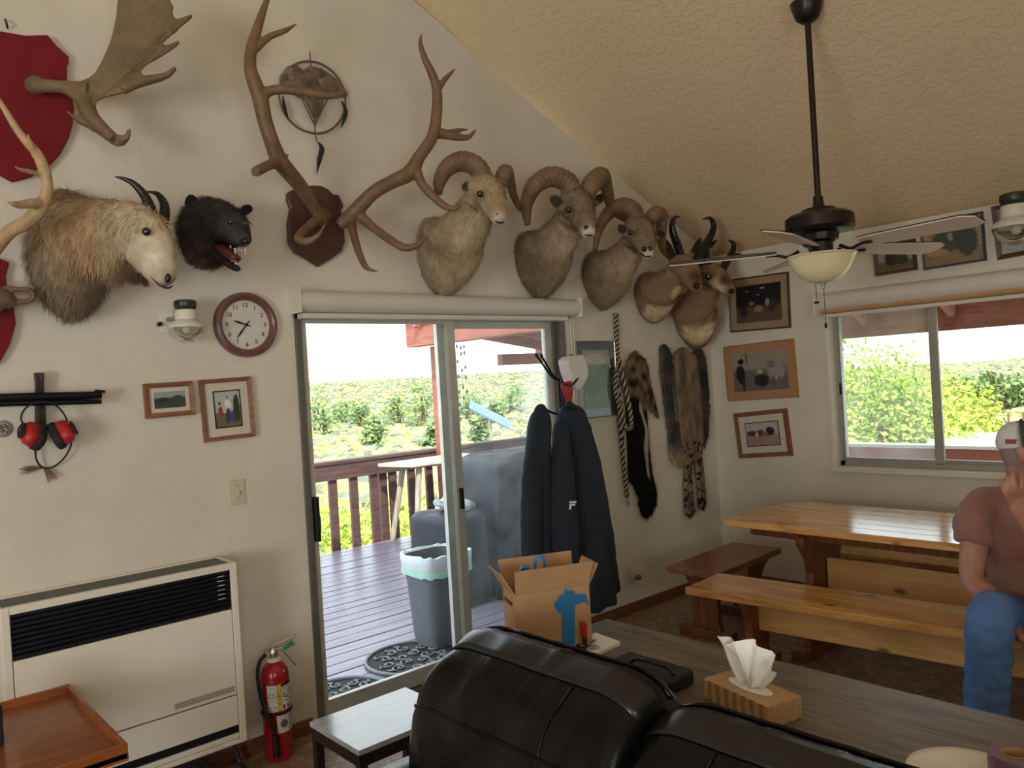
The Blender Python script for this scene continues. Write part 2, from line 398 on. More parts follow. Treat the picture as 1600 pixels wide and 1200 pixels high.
def floor_mat():
    m, nt, b, L = base_mat('cobble_vinyl'); tc = nd(nt, 'ShaderNodeTexCoord')
    v = nd(nt, 'ShaderNodeTexVoronoi'); v.feature = 'DISTANCE_TO_EDGE'; v.inputs['Scale'].default_value = 21; L.new(tc.outputs['Object'], v.inputs['Vector'])
    v2 = nd(nt, 'ShaderNodeTexVoronoi'); v2.inputs['Scale'].default_value = 21; L.new(tc.outputs['Object'], v2.inputs['Vector'])
    cr = nd(nt, 'ShaderNodeValToRGB'); e = cr.color_ramp.elements; e[0].color = (*S(128, 104, 84), 1); e[1].color = (*S(166, 142, 120), 1)
    L.new(v2.outputs['Color'], cr.inputs[0])
    mr = nd(nt, 'ShaderNodeMapRange'); mr.inputs[1].default_value = 0.02; mr.inputs[2].default_value = 0.07; mr.inputs[3].default_value = 0.55; L.new(v.outputs[0], mr.inputs[0])
    mx = nd(nt, 'ShaderNodeMix', data_type='RGBA', blend_type='MULTIPLY'); mx.inputs[0].default_value = 1
    L.new(cr.outputs[0], mx.inputs[6]); L.new(mr.outputs[0], mx.inputs[7]); L.new(mx.outputs[2], b.inputs['Base Color'])
    b.inputs['Roughness'].default_value = 0.5
    bp = nd(nt, 'ShaderNodeBump'); bp.inputs['Strength'].default_value = 0.2; bp.inputs['Distance'].default_value = 0.004
    L.new(mr.outputs[0], bp.inputs['Height']); L.new(bp.outputs[0], b.inputs['Normal'])
    return m
XL, YB, EZ, SL, XR = -4.05, -3.05, 2.525, 0.48, 0.45       # side wall x, back wall y, eave height, slope, ridge x
def cz(x): return EZ + SL*(XB-x) if x >= XR else EZ + SL*(XB-XR) - SL*(XR-x)
DX0, DX1, DZ1 = 1.785, 3.665, 2.045                          # door opening
WY0, WY1, WZ0, WZ1 = 1.10, 2.635, 0.905, 2.105               # window opening
TH = 0.16
def st(o): o['kind'] = 'structure'; return o
b = MB()
b.prism([(XL,YA,-0.02),(DX0,YA,-0.02),(DX0,YA,cz(DX0)),(XR,YA,cz(XR)),(XL,YA,cz(XL))], (0,TH,0))
b.prism([(DX0,YA,DZ1),(DX1,YA,DZ1),(DX1,YA,cz(DX1)),(DX0,YA,cz(DX0))], (0,TH,0))
b.prism([(DX1,YA,-0.02),(XB+TH,YA,-0.02),(XB+TH,YA,cz(XB)),(DX1,YA,cz(DX1))], (0,TH,0))
st(b.build('wall_left', m_wall, origin=(0,YA,0)))
b = MB()
b.bx(XB,XB+TH,YB,WY0,-0.02,EZ); b.bx(XB,XB+TH,WY1,YA,-0.02,EZ); b.bx(XB,XB+TH,WY0,WY1,-0.02,WZ0); b.bx(XB,XB+TH,WY0,WY1,WZ1,EZ)
st(b.build('wall_right', m_wall_b, origin=(XB,0,0)))
def wall_open(name, fixed, horiz, opening):   # walls behind the camera, each with its own window opening
    b = MB(); x0, x1, z0, z1 = opening
    if horiz:
        b.prism([(XL,fixed,-0.02),(x0,fixed,-0.02),(x0,fixed,cz(x0)),(XL,fixed,cz(XL))], (0,-TH,0))
        b.prism([(x1,fixed,-0.02),(XB+TH,fixed,-0.02),(XB+TH,fixed,cz(XB)),(XR,fixed,cz(XR)),(x1,fixed,cz(x1))], (0,-TH,0))
        b.prism([(x0,fixed,-0.02),(x1,fixed,-0.02),(x1,fixed,z0),(x0,fixed,z0)], (0,-TH,0))
        b.prism([(x0,fixed,z1),(x1,fixed,z1),(x1,fixed,cz(x1)),(x0,fixed,cz(x0))], (0,-TH,0))
    else:
        b.bx(fixed-TH,fixed,YB,x0,-0.02,cz(XL)); b.bx(fixed-TH,fixed,x1,YA,-0.02,cz(XL)); b.bx(fixed-TH,fixed,x0,x1,-0.02,z0); b.bx(fixed-TH,fixed,x0,x1,z1,cz(XL))
    st(b.build(name, m_wall))
wall_open('wall_back', YB, True, (-2.25, 0.40, 0.85, 2.45))
wall_open('wall_side', XL, False, (-1.65, 0.85, 0.85, 2.30))
m_alu = M('aluminium_frame', S(168, 168, 160), 0.42, 0.55, 0.08, 20)
m_alu_d = M('bronze_aluminium', S(112, 110, 104), 0.45, 0.4, 0.1, 16)
m_black = M('black_plastic', S(18, 19, 22), 0.45, 0, 0.1)
m_white = M('white_paint', S(226, 222, 208), 0.5, 0, 0.05, 5)
m_glass = glass('clear_glass'); m_glass_d = glass('dusty_glass', (0.94, 0.97, 0.97), 0.03); m_glass_w = glass('screened_glass', (0.90, 0.95, 0.93), 0.12)
for nm, z0, z1, hz in (('window_2', 0.85, 2.45, True), ('window_3', 0.85, 2.30, False)):
    r = thing(nm, (-0.9, YB, z0) if hz else (XL, -0.4, z0), None, None, None, 'structure'); f = MB(); g = MB()
    if hz:
        for x in (-2.22, -0.925, 0.37): f.bx(x-.03, x+.03, YB-.07, YB-.02, z0, z1)
        f.bx(-2.25, .40, YB-.071, YB-.019, z0, z0+.06); f.bx(-2.25, .40, YB-.071, YB-.019, z1-.06, z1); g.bx(-2.2, .36, YB-.048, YB-.044, z0+.05, z1-.05)
    else:
        for y in (-1.62, -.4, .82): f.bx(XL-.07, XL-.02, y-.03, y+.03, z0, z1)
        f.bx(XL-.071, XL-.019, -1.65, .85, z0, z0+.06); f.bx(XL-.071, XL-.019, -1.65, .85, z1-.06, z1); g.bx(XL-.048, XL-.044, -1.6, .8, z0+.05, z1-.05)
    f.build('window_frame', m_alu, r); g.build('pane', m_glass, r)
b = MB()
b.prism([(XB+TH,YB-TH,cz(XB)),(XR,YB-TH,cz(XR)),(XL-TH,YB-TH,cz(XL)),(XL-TH,YB-TH,cz(XL)+.12),(XR,YB-TH,cz(XR)+.14),(XB+TH,YB-TH,cz(XB)+.12)], (0, YA-YB+2*TH, 0))
st(b.build('ceiling', ceil_mat()))
st(MB().bx(XL-TH, XB+TH, YB-TH, YA+.02, -0.12, 0.0).build('floor', floor_mat(), origin=(0,0,0)))
m_base = wood('brown_baseboard', S(96, 62, 44), S(128, 84, 60), 'X', 3, 0.5, knots=False)
for nm, x0, x1 in (('baseboard_left', XL, DX0-.03), ('baseboard_door', DX1+.05, XB)):
    st(MB().bx(x0, x1, YA-.014, YA, 0, .075).build(nm, m_base, bevel=.004))
st(MB().bx(XB-.014, XB, YB, YA-.014, 0, .075).build('baseboard_right', m_base, bevel=.004))

# sliding glass door
dr = thing('door_1', ((DX0+DX1)/2, YA, 0), 'sliding glass patio door in aluminium frame', None, None, 'structure')
F0, F1 = YA-.012, YA+.10
MB().bx(DX0, DX0+.035, F0, F1, 0, DZ1).build('jamb', m_alu_d, dr, bevel=.003)
MB().bx(DX1-.035, DX1, F0, F1, 0, DZ1).bx(DX1-.07, DX1-.035, YA+.035, F1, 0, DZ1).build('jamb', m_alu_d, dr, bevel=.003)
MB().bx(DX0, DX1, F0, F1, DZ1-.03, DZ1).build('head', m_alu, dr, bevel=.003)
MB().bx(DX0, DX1, F0-.02, F1, 0, .035).bx(DX0, DX1, YA+.03, YA+.036, .035, .05).bx(DX0, DX1, YA+.07, YA+.076, .035, .05).build('track', m_alu_d, dr, bevel=.002)
m_stile = M('pale_aluminium', S(196, 196, 186), 0.4, 0.4, 0.08, 14)
def panel(x0, x1, y, sl, sr, top, bot, gm):
    p = MB(); p.bx(x0, x0+sl, y-.016, y+.016, .04, DZ1-.025); p.bx(x1-sr, x1, y-.016, y+.016, .04, DZ1-.025)
    p.bx(x0+sl, x1-sr, y-.0155, y+.0155, .04, .04+bot); p.bx(x0+sl, x1-sr, y-.0155, y+.0155, DZ1-.025-top, DZ1-.025)
    o = p.build('door_panel', m_stile, dr, bevel=.002)
    MB().bx(x0+sl-.005, x1-sr+.005, y-.003, y+.003, .04+bot-.005, DZ1-.02-top).build('pane', gm, o)
    return o
pa = panel(DX0+.036, 2.775, YA+.018, .030, .055, .022, .085, m_glass)
pb = panel(2.68, DX1-.07, YA+.062, .055, .060, .045, .085, m_glass_d)
h = MB(); h.bx(DX0+.038, DX0+.062, YA-.034, YA+.002, .92, 1.14); h.bx(DX0+.043, DX0+.057, YA-.05, YA-.034, .98, 1.05); h.build('handle', m_black, pa, bevel=.004)
h = MB(); h.bx(2.735, 2.758, YA-.018, YA+.002, .94, 1.06); h.build('latch', m_black, pa, bevel=.003)

# roller shades above door and window
m_shade = M('ivory_vinyl', S(214, 210, 200), 0.5, 0, 0.05, 4)
rs = thing('roller_shade', (2.74, YA, 2.05), 'rolled-up ivory roller shade in cassette above the sliding glass door', 'roller shade')
MB().tube([(1.775,YA-.062,2.098),(3.715,YA-.062,2.098)], .055, 18).build('shade_roll', m_shade, rs, smooth=True, sharp=40)
MB().bx(1.80, 3.64, YA-.075, YA-.004, 2.015, 2.042).build('hem_bar', m_shade, rs, bevel=.006)
for x in (1.768, 3.722): MB().bx(x-.004,x+.004,YA-.12,YA-.001,2.038,2.158).build('bracket', m_white, rs)
for x in (3.70, 3.725): MB().tube([(x,YA-.03,2.07),(x+.004,YA-.02,1.4),(x+.008,YA-.02,.75)], .0035, 6).build('pull_cord', m_white, rs)
# window
wn = thing('window_1', (XB, (WY0+WY1)/2, WZ0), 'sliding aluminium window in deep white reveal', None, None, 'structure')
b = MB(); t = .022
b.bx(XB-.012, XB+TH, WY1-t, WY1+.01, WZ0-.012, WZ1); b.bx(XB-.012, XB+TH, WY0-.01, WY0+t, WZ0-.012, WZ1); b.bx(XB-.03, XB+TH, WY0-.01, WY1+.01, WZ0-.014, WZ0+t); b.bx(XB-.012, XB+TH, WY0, WY1, WZ1-t, WZ1+.01)
b.build('casing', m_white, wn, bevel=.003)
fr = MB(); x0, x1 = XB+.055, XB+.115; wt = .035
fr.bx(x0, x1, WY1-t-wt, WY1-t, WZ0+t, WZ1-t); fr.bx(x0, x1, WY0+t, WY0+t+wt, WZ0+t, WZ1-t); fr.bx(x0, x1, WY0+t, WY1-t, WZ0+t, WZ0+t+wt); fr.bx(x0, x1, WY0+t, WY1-t, WZ1-t-wt, WZ1-t)
fr.build('window_frame', m_alu, wn, bevel=.002)
YM = 1.965
def sash(y0, y1, x, gm, w0, w1):
    s_ = MB(); z0, z1 = WZ0+t+wt-.008, WZ1-t-wt+.008
    s_.bx(x-.011, x+.011, y0, y0+w0, z0, z1); s_.bx(x-.011, x+.011, y1-w1, y1, z0, z1); s_.bx(x-.0105, x+.0105, y0+w0, y1-w1, z0, z0+.03); s_.bx(x-.0105, x+.0105, y0+w0, y1-w1, z1-.03, z1)
    o = s_.build('sash', m_alu, wn, bevel=.002)
    MB().bx(x-.002, x+.002, y0+w0-.004, y1-w1+.004, z0+.026, z1-.026).build('pane', gm, o)
    return o
sa = sash(YM-.03, WY1-t-wt+.006, XB+.066, m_glass_w, .055, .014)
sash(WY0+t+wt-.006, YM+.03, XB+.096, m_glass, .012, .045)
MB().bx(XB+.048, XB+.056, WY1-t-wt-.004, WY1-t-wt+.012, 1.42, 1.50).build('latch', m_black, sa)
rs = thing('roller_shade', (XB, 1.87, 2.0), 'rolled-up cream roller shade in cassette above the aluminium window', 'roller shade')
c = MB()
c.prism([(XB-.005, y, z) for y, z in ()] or [(XB-.004,WY1+.02,1.985),(XB-.05,WY1+.02,1.985),(XB-.105,WY1+.02,2.02),(XB-.115,WY1+.02,2.06),(XB-.105,WY1+.02,2.10),(XB-.06,WY1+.02,2.125),(XB-.004,WY1+.02,2.125)], (0,-(WY1-WY0)-.04,0))
c.build('cassette', m_shade, rs, smooth=True, sharp=50)
MB().tube([(XB-.06,WY1-.015,2.015),(XB-.06,WY0+.015,2.015)], .034, 14).build('shade_roll', M('tan_shade_cloth', S(196,160,112), .7), rs, smooth=True, sharp=40)
MB().bx(XB-.072,XB-.05,WY0+.02,WY1-.02,1.955,1.978).build('hem_bar', m_shade, rs, bevel=.003)
for y in (WY1+.024, WY0-.024): MB().bx(XB-.117, XB, y-.006, y+.006, 1.98, 2.13).build('end_cap', m_white, rs, bevel=.004)
# ---------------------------------------------------------------- outside: land, deck, porch
def ground_h(x, y):
    d = math.hypot(x, y); a = math.degrees(math.atan2(y, x))
    k = max(0, min(1, (a-30)/14)); amp = 0.9+(5.4-0.9)*k*k*(3-2*k)
    u = max(0, min(1, (d-66)/150)); u = u*u*(3-2*u)
    drop = max(0, min(1, (d-215)/120))
    z = -1.35 - 0.5*max(0, min(1, (d-12)/30)) + (amp+.5)*u - drop*drop*14*(0.5 if k < .5 else 1)
    return z + 0.35*noise.noise(V((x*.02, y*.02, 3)))*min(1, d/40) + u*.7*noise.noise(V((x*.012, y*.012, 9)))
def land_mat():
    m, nt, b, L = base_mat('dry_grassland'); tc = nd(nt, 'ShaderNodeTexCoord')
    n = nd(nt, 'ShaderNodeTexNoise'); n.inputs['Scale'].default_value = 0.6; n.inputs['Detail'].default_value = 10; n.inputs['Roughness'].default_value = .7; L.new(tc.outputs['Object'], n.inputs['Vector'])
    cr = nd(nt, 'ShaderNodeValToRGB'); e = cr.color_ramp.elements
    e[0].position = .35; e[0].color = (*S(150,146,92), 1); e[1].position = .62; e[1].color = (*S(196,186,128), 1)
    L.new(n.outputs[0], cr.inputs[0]); L.new(cr.outputs[0], b.inputs['Base Color']); b.inputs['Roughness'].default_value = .95; b.inputs['Specular IOR Level'].default_value = .1
    return m
g = MB(); NA, ND = 60, 70
dist = [4+396*(i/ND)**2.2 for i in range(ND+1)]
for d in dist:
    for k in range(NA+1):
        a = math.radians(-12+(95+12)*k/NA); x, y = d*math.cos(a), d*math.sin(a); g.v.append(V((x, y, ground_h(x, y))))
for i in range(ND):
    for k in range(NA): q = i*(NA+1)+k; g.f.append((q, q+1, q+NA+2, q+NA+1))
o = g.build('ground', land_mat(), smooth=True, origin=(0,0,0)); st(o)
m_leaf = M('sage_leaves', None, .8, 0, .15, 3, vcol=True, spec=.2)
def leafy(mb, cols, c, r, n, size, rnd, c1, c2, flat=1.0):
    for _ in range(n):
        d = V((rnd.gauss(0,1), rnd.gauss(0,1), rnd.gauss(0,1))); d.normalize(); rr = rnd.random()**.45
        p = c+V((d.x*r.x, d.y*r.y, d.z*r.z*flat))*rr
        a = V((rnd.gauss(0,1), rnd.gauss(0,1), rnd.gauss(0,1))).normalized(); b2 = a.orthogonal().normalized()
        s = size*rnd.uniform(.6,1.4); k = len(mb.v)
        mb.v += [p-a*s, p+b2*s*.6, p+a*s, p-b2*s*.6]; mb.f.append((k,k+1,k+2,k+3))
        q = mixc(c1, c2, rnd.random()); cols += [(*q,1)]*4
def col_mesh(mb, cols, name, m, parent=None, origin=None):
    o = mb.build(name, m, parent, origin=origin); at = o.data.color_attributes.new('Col','FLOAT_COLOR','POINT'); at.data.foreach_set('color', [x for c in cols for x in c]); return o
rnd = random.Random(3); mb = MB(); cols = []
def blob(mb, cols, c, r, h, col, rnd):
    n = 6; k = len(mb.v); ph = rnd.random()*6
    for q, (rr, zz) in enumerate(((.8,0),(1.0,.45),(.6,.85))):
        for j in range(n): mb.v.append(V((c.x+r*rr*rnd.uniform(.75,1.2)*math.cos(ph+j*2*PI/n), c.y+r*rr*rnd.uniform(.75,1.2)*math.sin(ph+j*2*PI/n), c.z+h*zz*rnd.uniform(.85,1.15))))
    mb.v.append(V((c.x, c.y, c.z+h)))
    for q in range(2):
        for j in range(n): mb.f.append((k+q*n+j, k+q*n+(j+1) % n, k+(q+1)*n+(j+1) % n, k+(q+1)*n+j))
    for j in range(n): mb.f.append((k+2*n+j, k+2*n+(j+1) % n, k+3*n))
    cols += [(*mixc(col, scl(col,.8)[:3], rnd.random()),1)]*(3*n+1)
for i in range(12000):
    if rnd.random() < .72: a = math.radians(rnd.uniform(43, 66))
    else: a = math.radians(rnd.uniform(10, 30))
    d = 13+rnd.random()**1.1*215
    x, y = d*math.cos(a), d*math.sin(a); z = ground_h(x, y)-.05
    far = d > 75
    col = mixc(S(156,156,104), S(194,188,130), rnd.random()) if rnd.random() < (.62 if not far else .35) else mixc(S(112,122,104), S(150,154,132), rnd.random())
    s = rnd.uniform(.22,.5)*(1.15 if far else .9)
    blob(mb, cols, V((x,y,z)), s, s*rnd.uniform(.7,1.1), col, rnd)
o = col_mesh(mb, cols, 'sagebrush', m_leaf, origin=(0,0,0)); setp(o, 'pale green sagebrush and low scrub covering the dry hillside', 'scrub', kind='stuff')
m_bark = M('juniper_bark', S(110,88,68), .9, 0, .2, 8, .5, 30)
def tree(px, py_base, d, rx, rz, label, c1, c2, name='juniper', n=700, size=.14, group='junipers on the open range', clumps=9):
    dr_ = ray(px, py_base); dr_ = V((dr_.x, dr_.y, 0)).normalized(); x, y = dr_.x*d, dr_.y*d; z = ground_h(x, y)-.1
    rnd = random.Random(int(px*7+d*13)); t = thing(name, (x,y,z), label, 'tree', group)
    MB().tube([(x,y,z-.1),(x+.05,y,z+rz*.5),(x-.05,y,z+rz*1.2)], [rx*.10, rx*.08, rx*.04], 8, 3).build('trunk', m_bark, t, smooth=True)
    mb = MB(); cols = []
    for k in range(clumps):
        an = rnd.random()*6.28; q = rnd.random()
        c = V((x+rx*.5*math.cos(an)*rnd.random()**.5, y+rx*.5*math.sin(an)*rnd.random()**.5, z+rz*.35+rz*1.35*k/clumps))
        kk = 1-.45*(k/clumps)
        leafy(mb, cols, c, V((rx*.62*kk, rx*.62*kk, rz*.42)), n//clumps, size, rnd, c1, c2)
    col_mesh(mb, cols, 'foliage', m_leaf, t)
    return t
G1, G2 = S(86,116,76), S(144,162,104)
JN = [(505,66,2.1,1.8,'broad dull green juniper at the foot of the hill, seen nearest the latch-side door jamb'),(560,72,1.8,1.5,'rounded juniper second from the door latch, at the hill foot'),
      (580,48,1.2,1.1,'small solitary juniper standing forward on the open scrub'),(622,74,2.3,1.7,'wide dark green juniper in mid hill-foot row'),
      (660,70,2.0,2.4,'tall upright juniper in front of the porch post'),(668,42,.9,.9,'little dark juniper beside the porch post foot'),
      (730,74,2.2,1.6,'dark juniper seen at the door stile side of the fixed pane'),(748,44,.9,1.0,'small pale juniper standing below the solar panel'),
      (798,80,2.4,1.8,'wide hazy juniper beyond the coat stand'),(535,82,2.0,1.4,'low hazy juniper behind the hill-foot row'),(690,88,2.2,1.7,'blue-green juniper behind the porch post'),(770,66,1.5,1.2,'rounded juniper just beyond the solar panel')]
for px, d, rx, rz, lb in JN: tree(px, 640, d, rx, rz, lb, G1, G2, n=520, size=.17)
for px, d, rx, rz, lb in ((1530,60,2.2,1.2,'grey-green pine in the distant stand beyond the fence'),(1570,56,1.9,1.3,'tall pine beyond the fence above the white cap'),(1604,62,2.4,1.3,'pine at the far edge of the window view'),(1503,70,2.0,1.0,'low dark pine behind the leafy window tree')):
    tree(px, 640, d, rx, rz, lb, S(84,112,72), S(140,156,100), 'pine', 700, .2, 'pines beyond the fence')
tree(1380, 650, 12.5, 1.65, 1.75, 'bright yellow-green leafy tree filling the sliding pane outside the window', S(122,160,58), S(206,216,110), 'leafy_tree', 11000, .042, 'leafy trees by the window', 14)
tree(1490, 650, 15.5, .95, 1.45, 'narrow leafy tree beside the window mullion', S(122,156,50), S(210,214,96), 'leafy_tree', 5200, .042, 'leafy trees by the window', 10)
tree(1320, 650, 10.5, .7, 1.2, 'young pale leafy tree at the latch edge of the sliding pane', S(150,180,70), S(220,224,120), 'leafy_tree', 3600, .036, 'leafy trees by the window', 8)
for k, (px, y, d) in enumerate(((520,840,13),(560,845,12),(640,820,13),(600,850,11.2))):
    c = Zp(px, y, -1.0); dirv = V((c.x,c.y,0)).normalized(); p = dirv*d
    rnd = random.Random(k); mb = MB(); cols = []
    leafy(mb, cols, V((p.x,p.y,-.75)), V((.75,.75,.75)), 900, .06, rnd, S(132,166,60), S(208,214,104))
    o = col_mesh(mb, cols, 'shrub', m_leaf)
    setp(o, ('leafy green shrub below the deck, seen between the first balusters','leafy green shrub below the deck near the second gap in the railing','leafy green shrub below the deck behind the small table','leafy green shrub below the deck nearest the small table legs')[k], 'shrub', 'shrubs under the railing')
# fence beyond the window
m_post = M('rusty_steel', S(120,84,60), .8)
fz = thing('wire_fence', (24, 9, -1.8), 'thin wire fence with steel posts beyond the white roof', 'fence')
fp = []
for px in (1478, 1515, 1547, 1575, 1598):
    d = ray(px, 640); d = V((d.x,d.y,0)).normalized()*30; z = ground_h(d.x,d.y); fp.append(V((d.x,d.y,z)))
    MB().bar(V((d.x,d.y,z-.2)), V((d.x,d.y,z+1.25)), .05, .05, (1,0,0)).build('post', m_post, fz)
for hgt in (.45,.8,1.15): MB().tube([p+V((0,0,hgt)) for p in fp], .008, 4).build('wire', m_post, fz)
# solar panel on a pole far out
sp = thing('solar_panel', Zp(765, 690, -1.2), 'tilted blue solar panel on a stand out in the scrub', 'solar panel')
c = D(765, 648, 22); MB().obx(c, RT*.55+UP*-.28, FW*.3+UP*.10, UP*.02).build('panel', M('solar_cells', S(90,120,160), .15, .2), sp)
c2 = D(783, 660, 22); MB().obx(c2, RT*.32-UP*.16, FW*.2+UP*.06, UP*.02).build('panel', M('solar_back', S(120,130,130), .5), sp)
MB().tube([c, c-V((0,0,1.9))], .04, 6).build('pole', m_alu, sp)

# deck of planks
m_deck = wood('stained_deck_board', S(112,106,122), S(146,140,156), 'X', 2.2, .3, knots=False, bump=.12)
DZ = -.05
dk = thing('deck', (3.5, 5.7, DZ), 'wooden deck of long boards outside the glass door', None, None, 'structure')
w_, gap = .138, .012; y = YA+TH; first = None
while y < 7.62:
    y2 = y+w_; jz = random.uniform(-.002,.002)
    MB().bx(-.6, 8.6, y, y2, DZ-.035+jz, DZ+jz).build('plank', m_deck, dk, bevel=.004); y = y2+gap
YR = 7.66
m_rail = wood('redwood_rail', S(66,46,46), S(96,70,68), 'X', 2.5, .6, knots=False)  # backlit shade put into the wood colour of the whole railing
m_red = wood('red_stained_beam', S(134,72,58), S(166,98,80), 'Y', 2.5, .6, knots=False)
rl = thing('deck_railing', (3.5, YR, DZ), 'redwood deck railing coloured dark as if backlit, outside the sliding glass door', 'railing')
MB().bx(-.6, 8.4, YR-.02, YR+.14, .87, .905).build('cap_rail', m_rail, rl, bevel=.004)
MB().bx(-.6, 8.4, YR, YR+.035, .70, .87).build('top_rail', m_rail, rl, bevel=.003)
x = 1.58
while x < 8.3:
    MB().bx(x, x+.095, YR+.036, YR+.076, DZ-.25, .86).build('baluster', m_rail, rl, bevel=.003); x += .2555
for x in (.2, 4.79, 8.25): MB().bx(x, x+.10, YR+.077, YR+.167, -1.9, .868).build('post', m_rail, rl, bevel=.004)
# porch: post, beams, roof boards and rafters
pr = thing('porch_roof', (6.2, 5.7, 2.0), 'red-brown porch roof with beam and rafters over the deck', 'porch roof')
MB().bx(5.28, 5.45, 4.6, YR+.1, 2.12, 2.44).build('beam', m_red, pr, bevel=.006)
MB().bx(5.53, 5.69, YR-.16, YR-.02, DZ, 2.12).build('post', m_red, pr, bevel=.006)
m_soff = M('grey_soffit_board', S(150,128,122), .8, 0, .1, 5)
MB().prism([(5.2,3.9,2.46),(7.6,3.9,2.10),(7.6,3.9,2.14),(5.2,3.9,2.50)], (0,4.0,0)).build('roof_boards', m_soff, pr)
for y in (4.2,4.85,5.5,6.15,6.8,7.45): MB().bar((5.2,y,2.40),(7.5,y,2.055), .045,.13).build('rafter', m_red, pr)
MB().bx(6.55, 8.2, YR-.15, YR-.05, 1.86, 2.0).build('beam', m_red, pr, bevel=.004)
MB().bx(7.5, 7.6, 3.9, 7.9, 1.93, 2.12).build('fascia', m_red, pr)
ev = thing('eave', (6.0, 1.5, 1.85), 'red-brown house eave with rafters above the aluminium window', 'eave')
MB().prism([(XB+TH+.01,-2,2.50),(6.45,-2,2.04),(6.45,-2,2.08),(XB+TH+.01,-2,2.54)], (0,5.85,0)).build('roof_boards', m_red, ev)
for y in (-.3,.35,1.0,1.55,2.2,2.85,3.5): MB().bar((XB+TH+.06,y,2.405),(6.40,y,1.985), .045,.11).build('rafter', wood('pale_rafter', S(190,126,98), S(210,150,118), 'X', 2.5, .6, knots=False) if y == -.3 else bpy.data.materials['pale_rafter'], ev)
MB().bx(6.40, 6.46, -2, 3.8, 1.835, 2.03).build('fascia', m_red, ev)
# deck side seen through the window
dk2 = thing('side_deck', (6.4, 2, DZ), 'narrow side deck outside the window', None, None, 'structure')
x = XB+TH
while x < 7.0:
    MB().bx(x, x+w_, -1.5, YA+TH-.02, DZ-.035, DZ).build('plank', m_deck, dk2, bevel=.004); x += w_+gap
m_red2 = wood('red_painted_rail', S(150,82,66), S(172,100,80), 'Y', 2.5, .6, knots=False)
r2 = thing('side_railing', (7.05, 1.5, DZ), 'red-brown railing with square balusters outside the window', 'railing')
MB().bx(7.02, 7.06, -1.5, 4.2, .695, .875).build('top_rail', m_red2, r2, bevel=.003)
MB().bx(6.98, 7.12, -1.5, 4.2, .876, .905).build('cap_rail', m_white, r2, bevel=.003)
y = -1.4
while y < 4.2:
    MB().bx(7.061, 7.10, y, y+.10, DZ-.2, .69).build('baluster', m_red2, r2, bevel=.003); y += .21
lr = thing('shed', (11, 3.5, -1.4), 'low outbuilding with whitish metal roof beyond the side railing', 'shed')
a, b_ = Xp(1440,703,9.0), Xp(1700,706,9.0); c_, d_ = Xp(1462,676,14), Xp(1700,676,14)
a.z = b_.z = (a.z+b_.z)/2; c_.z = d_.z = (c_.z+d_.z)/2
MB().prism([(a.x,a.y,a.z),(b_.x,b_.y,b_.z),(d_.x,d_.y,d_.z),(c_.x,c_.y,c_.z)], (0,0,-.05)).build('roof', M('white_metal_roof', S(236,226,222), .35, .2, .04, 3), lr)
for k in range(1, 9):
    u = k/9; p, q = a.lerp(b_, u), c_.lerp(d_, u); MB().bar(p+V((0,0,.012)), q+V((0,0,.012)), .03, .02).build('roof_rib', m_white, lr)
MB().bx(9.1, 13.8, min(b_.y, d_.y)+.2, min(a.y,c_.y)-.2, -2, a.z-.06).build('wall', M('shed_siding', S(150,140,128), .8), lr)

# things standing on the deck
m_cover = M('black_vinyl_cover', S(34,40,50), .5, 0, .15, 5)
def drape(name, label, x0, x1, y0, y1, z1, bulge, seed, m, cat, r=.10):
    def fn(u, th): return 1
    b = MB(); cx, cy, hx, hy = (x0+x1)/2, (y0+y1)/2, (x1-x0)/2, (y1-y0)/2; R_ = []
    n = 56
    for q in range(15):
        v = q/14
        if v < .75: z = DZ+.02+(z1-r-DZ)*v/.75; k = 1.0+bulge*(1-v/.75)
        else:
            a = (v-.75)/.25*PI/2; z = z1-r+r*math.sin(a); k = 1-(1-math.cos(a))*.30
        ring = []
        for j in range(n):
            th = 2*PI*j/n; cx_, sy_ = math.cos(th), math.sin(th); e = .38
            px_, py_ = math.copysign(abs(cx_)**e, cx_), math.copysign(abs(sy_)**e, sy_)
            fold = 1+.035*(1-v)*math.sin(th*9+seed)+.02*noise.noise(V((px_*3+seed, py_*3, z*4)))
            ring.append(V((cx+hx*px_*k*fold, cy+hy*py_*k*fold, z+.015*noise.noise(V((px_*4,py_*4,seed))))))
        R_.append(ring)
    b.rings(R_); o = b.build(name, m, smooth=True)
    return setp(o, label, cat)
drape('grill_cover', 'big barbecue grill under a black vinyl cover on the deck', 3.98, 5.5, 4.62, 5.4, 1.06, .05, 1, m_cover, 'grill')
drape('smoker_cover', 'smaller box-shaped smoker under a black cover beside the grey bin', 3.50, 3.93, 4.75, 5.3, .66, .04, 5, m_cover, 'smoker', .06)
pb_ = MB().loft([(V((3.75,5.0,.66)),V((1,0,0)),.15,.12),(V((3.77,5.0,.71)),V((1,0,0)),.17,.13),(V((3.78,5.0,.76)),V((1,0,0)),.09,.07),(V((3.80,5.0,.80)),V((1,0,0)),.02,.02)], 14, 4, lambda t,th: 1+.15*math.sin(th*5+t*3))
setp(pb_.build('plastic_bag', M('clear_plastic', S(196,208,214), .25, 0, .1), smooth=True), 'crumpled pale plastic bag lying on the smaller black cover', 'bag')
gb = MB().loft([(V((4.9,5.1,1.07)),V((1,0,0)),.25,.16),(V((4.95,5.1,1.13)),V((1,0,0)),.22,.14),(V((5.0,5.1,1.17)),V((1,0,0)),.10,.08)], 14, 4, lambda t,th: 1+.12*math.sin(th*6+t*2))
setp(gb.build('plastic_sheet', M('hazy_plastic', S(168,184,196), .3), smooth=True), 'folded translucent plastic sheet on top of the covered grill', 'plastic sheet')
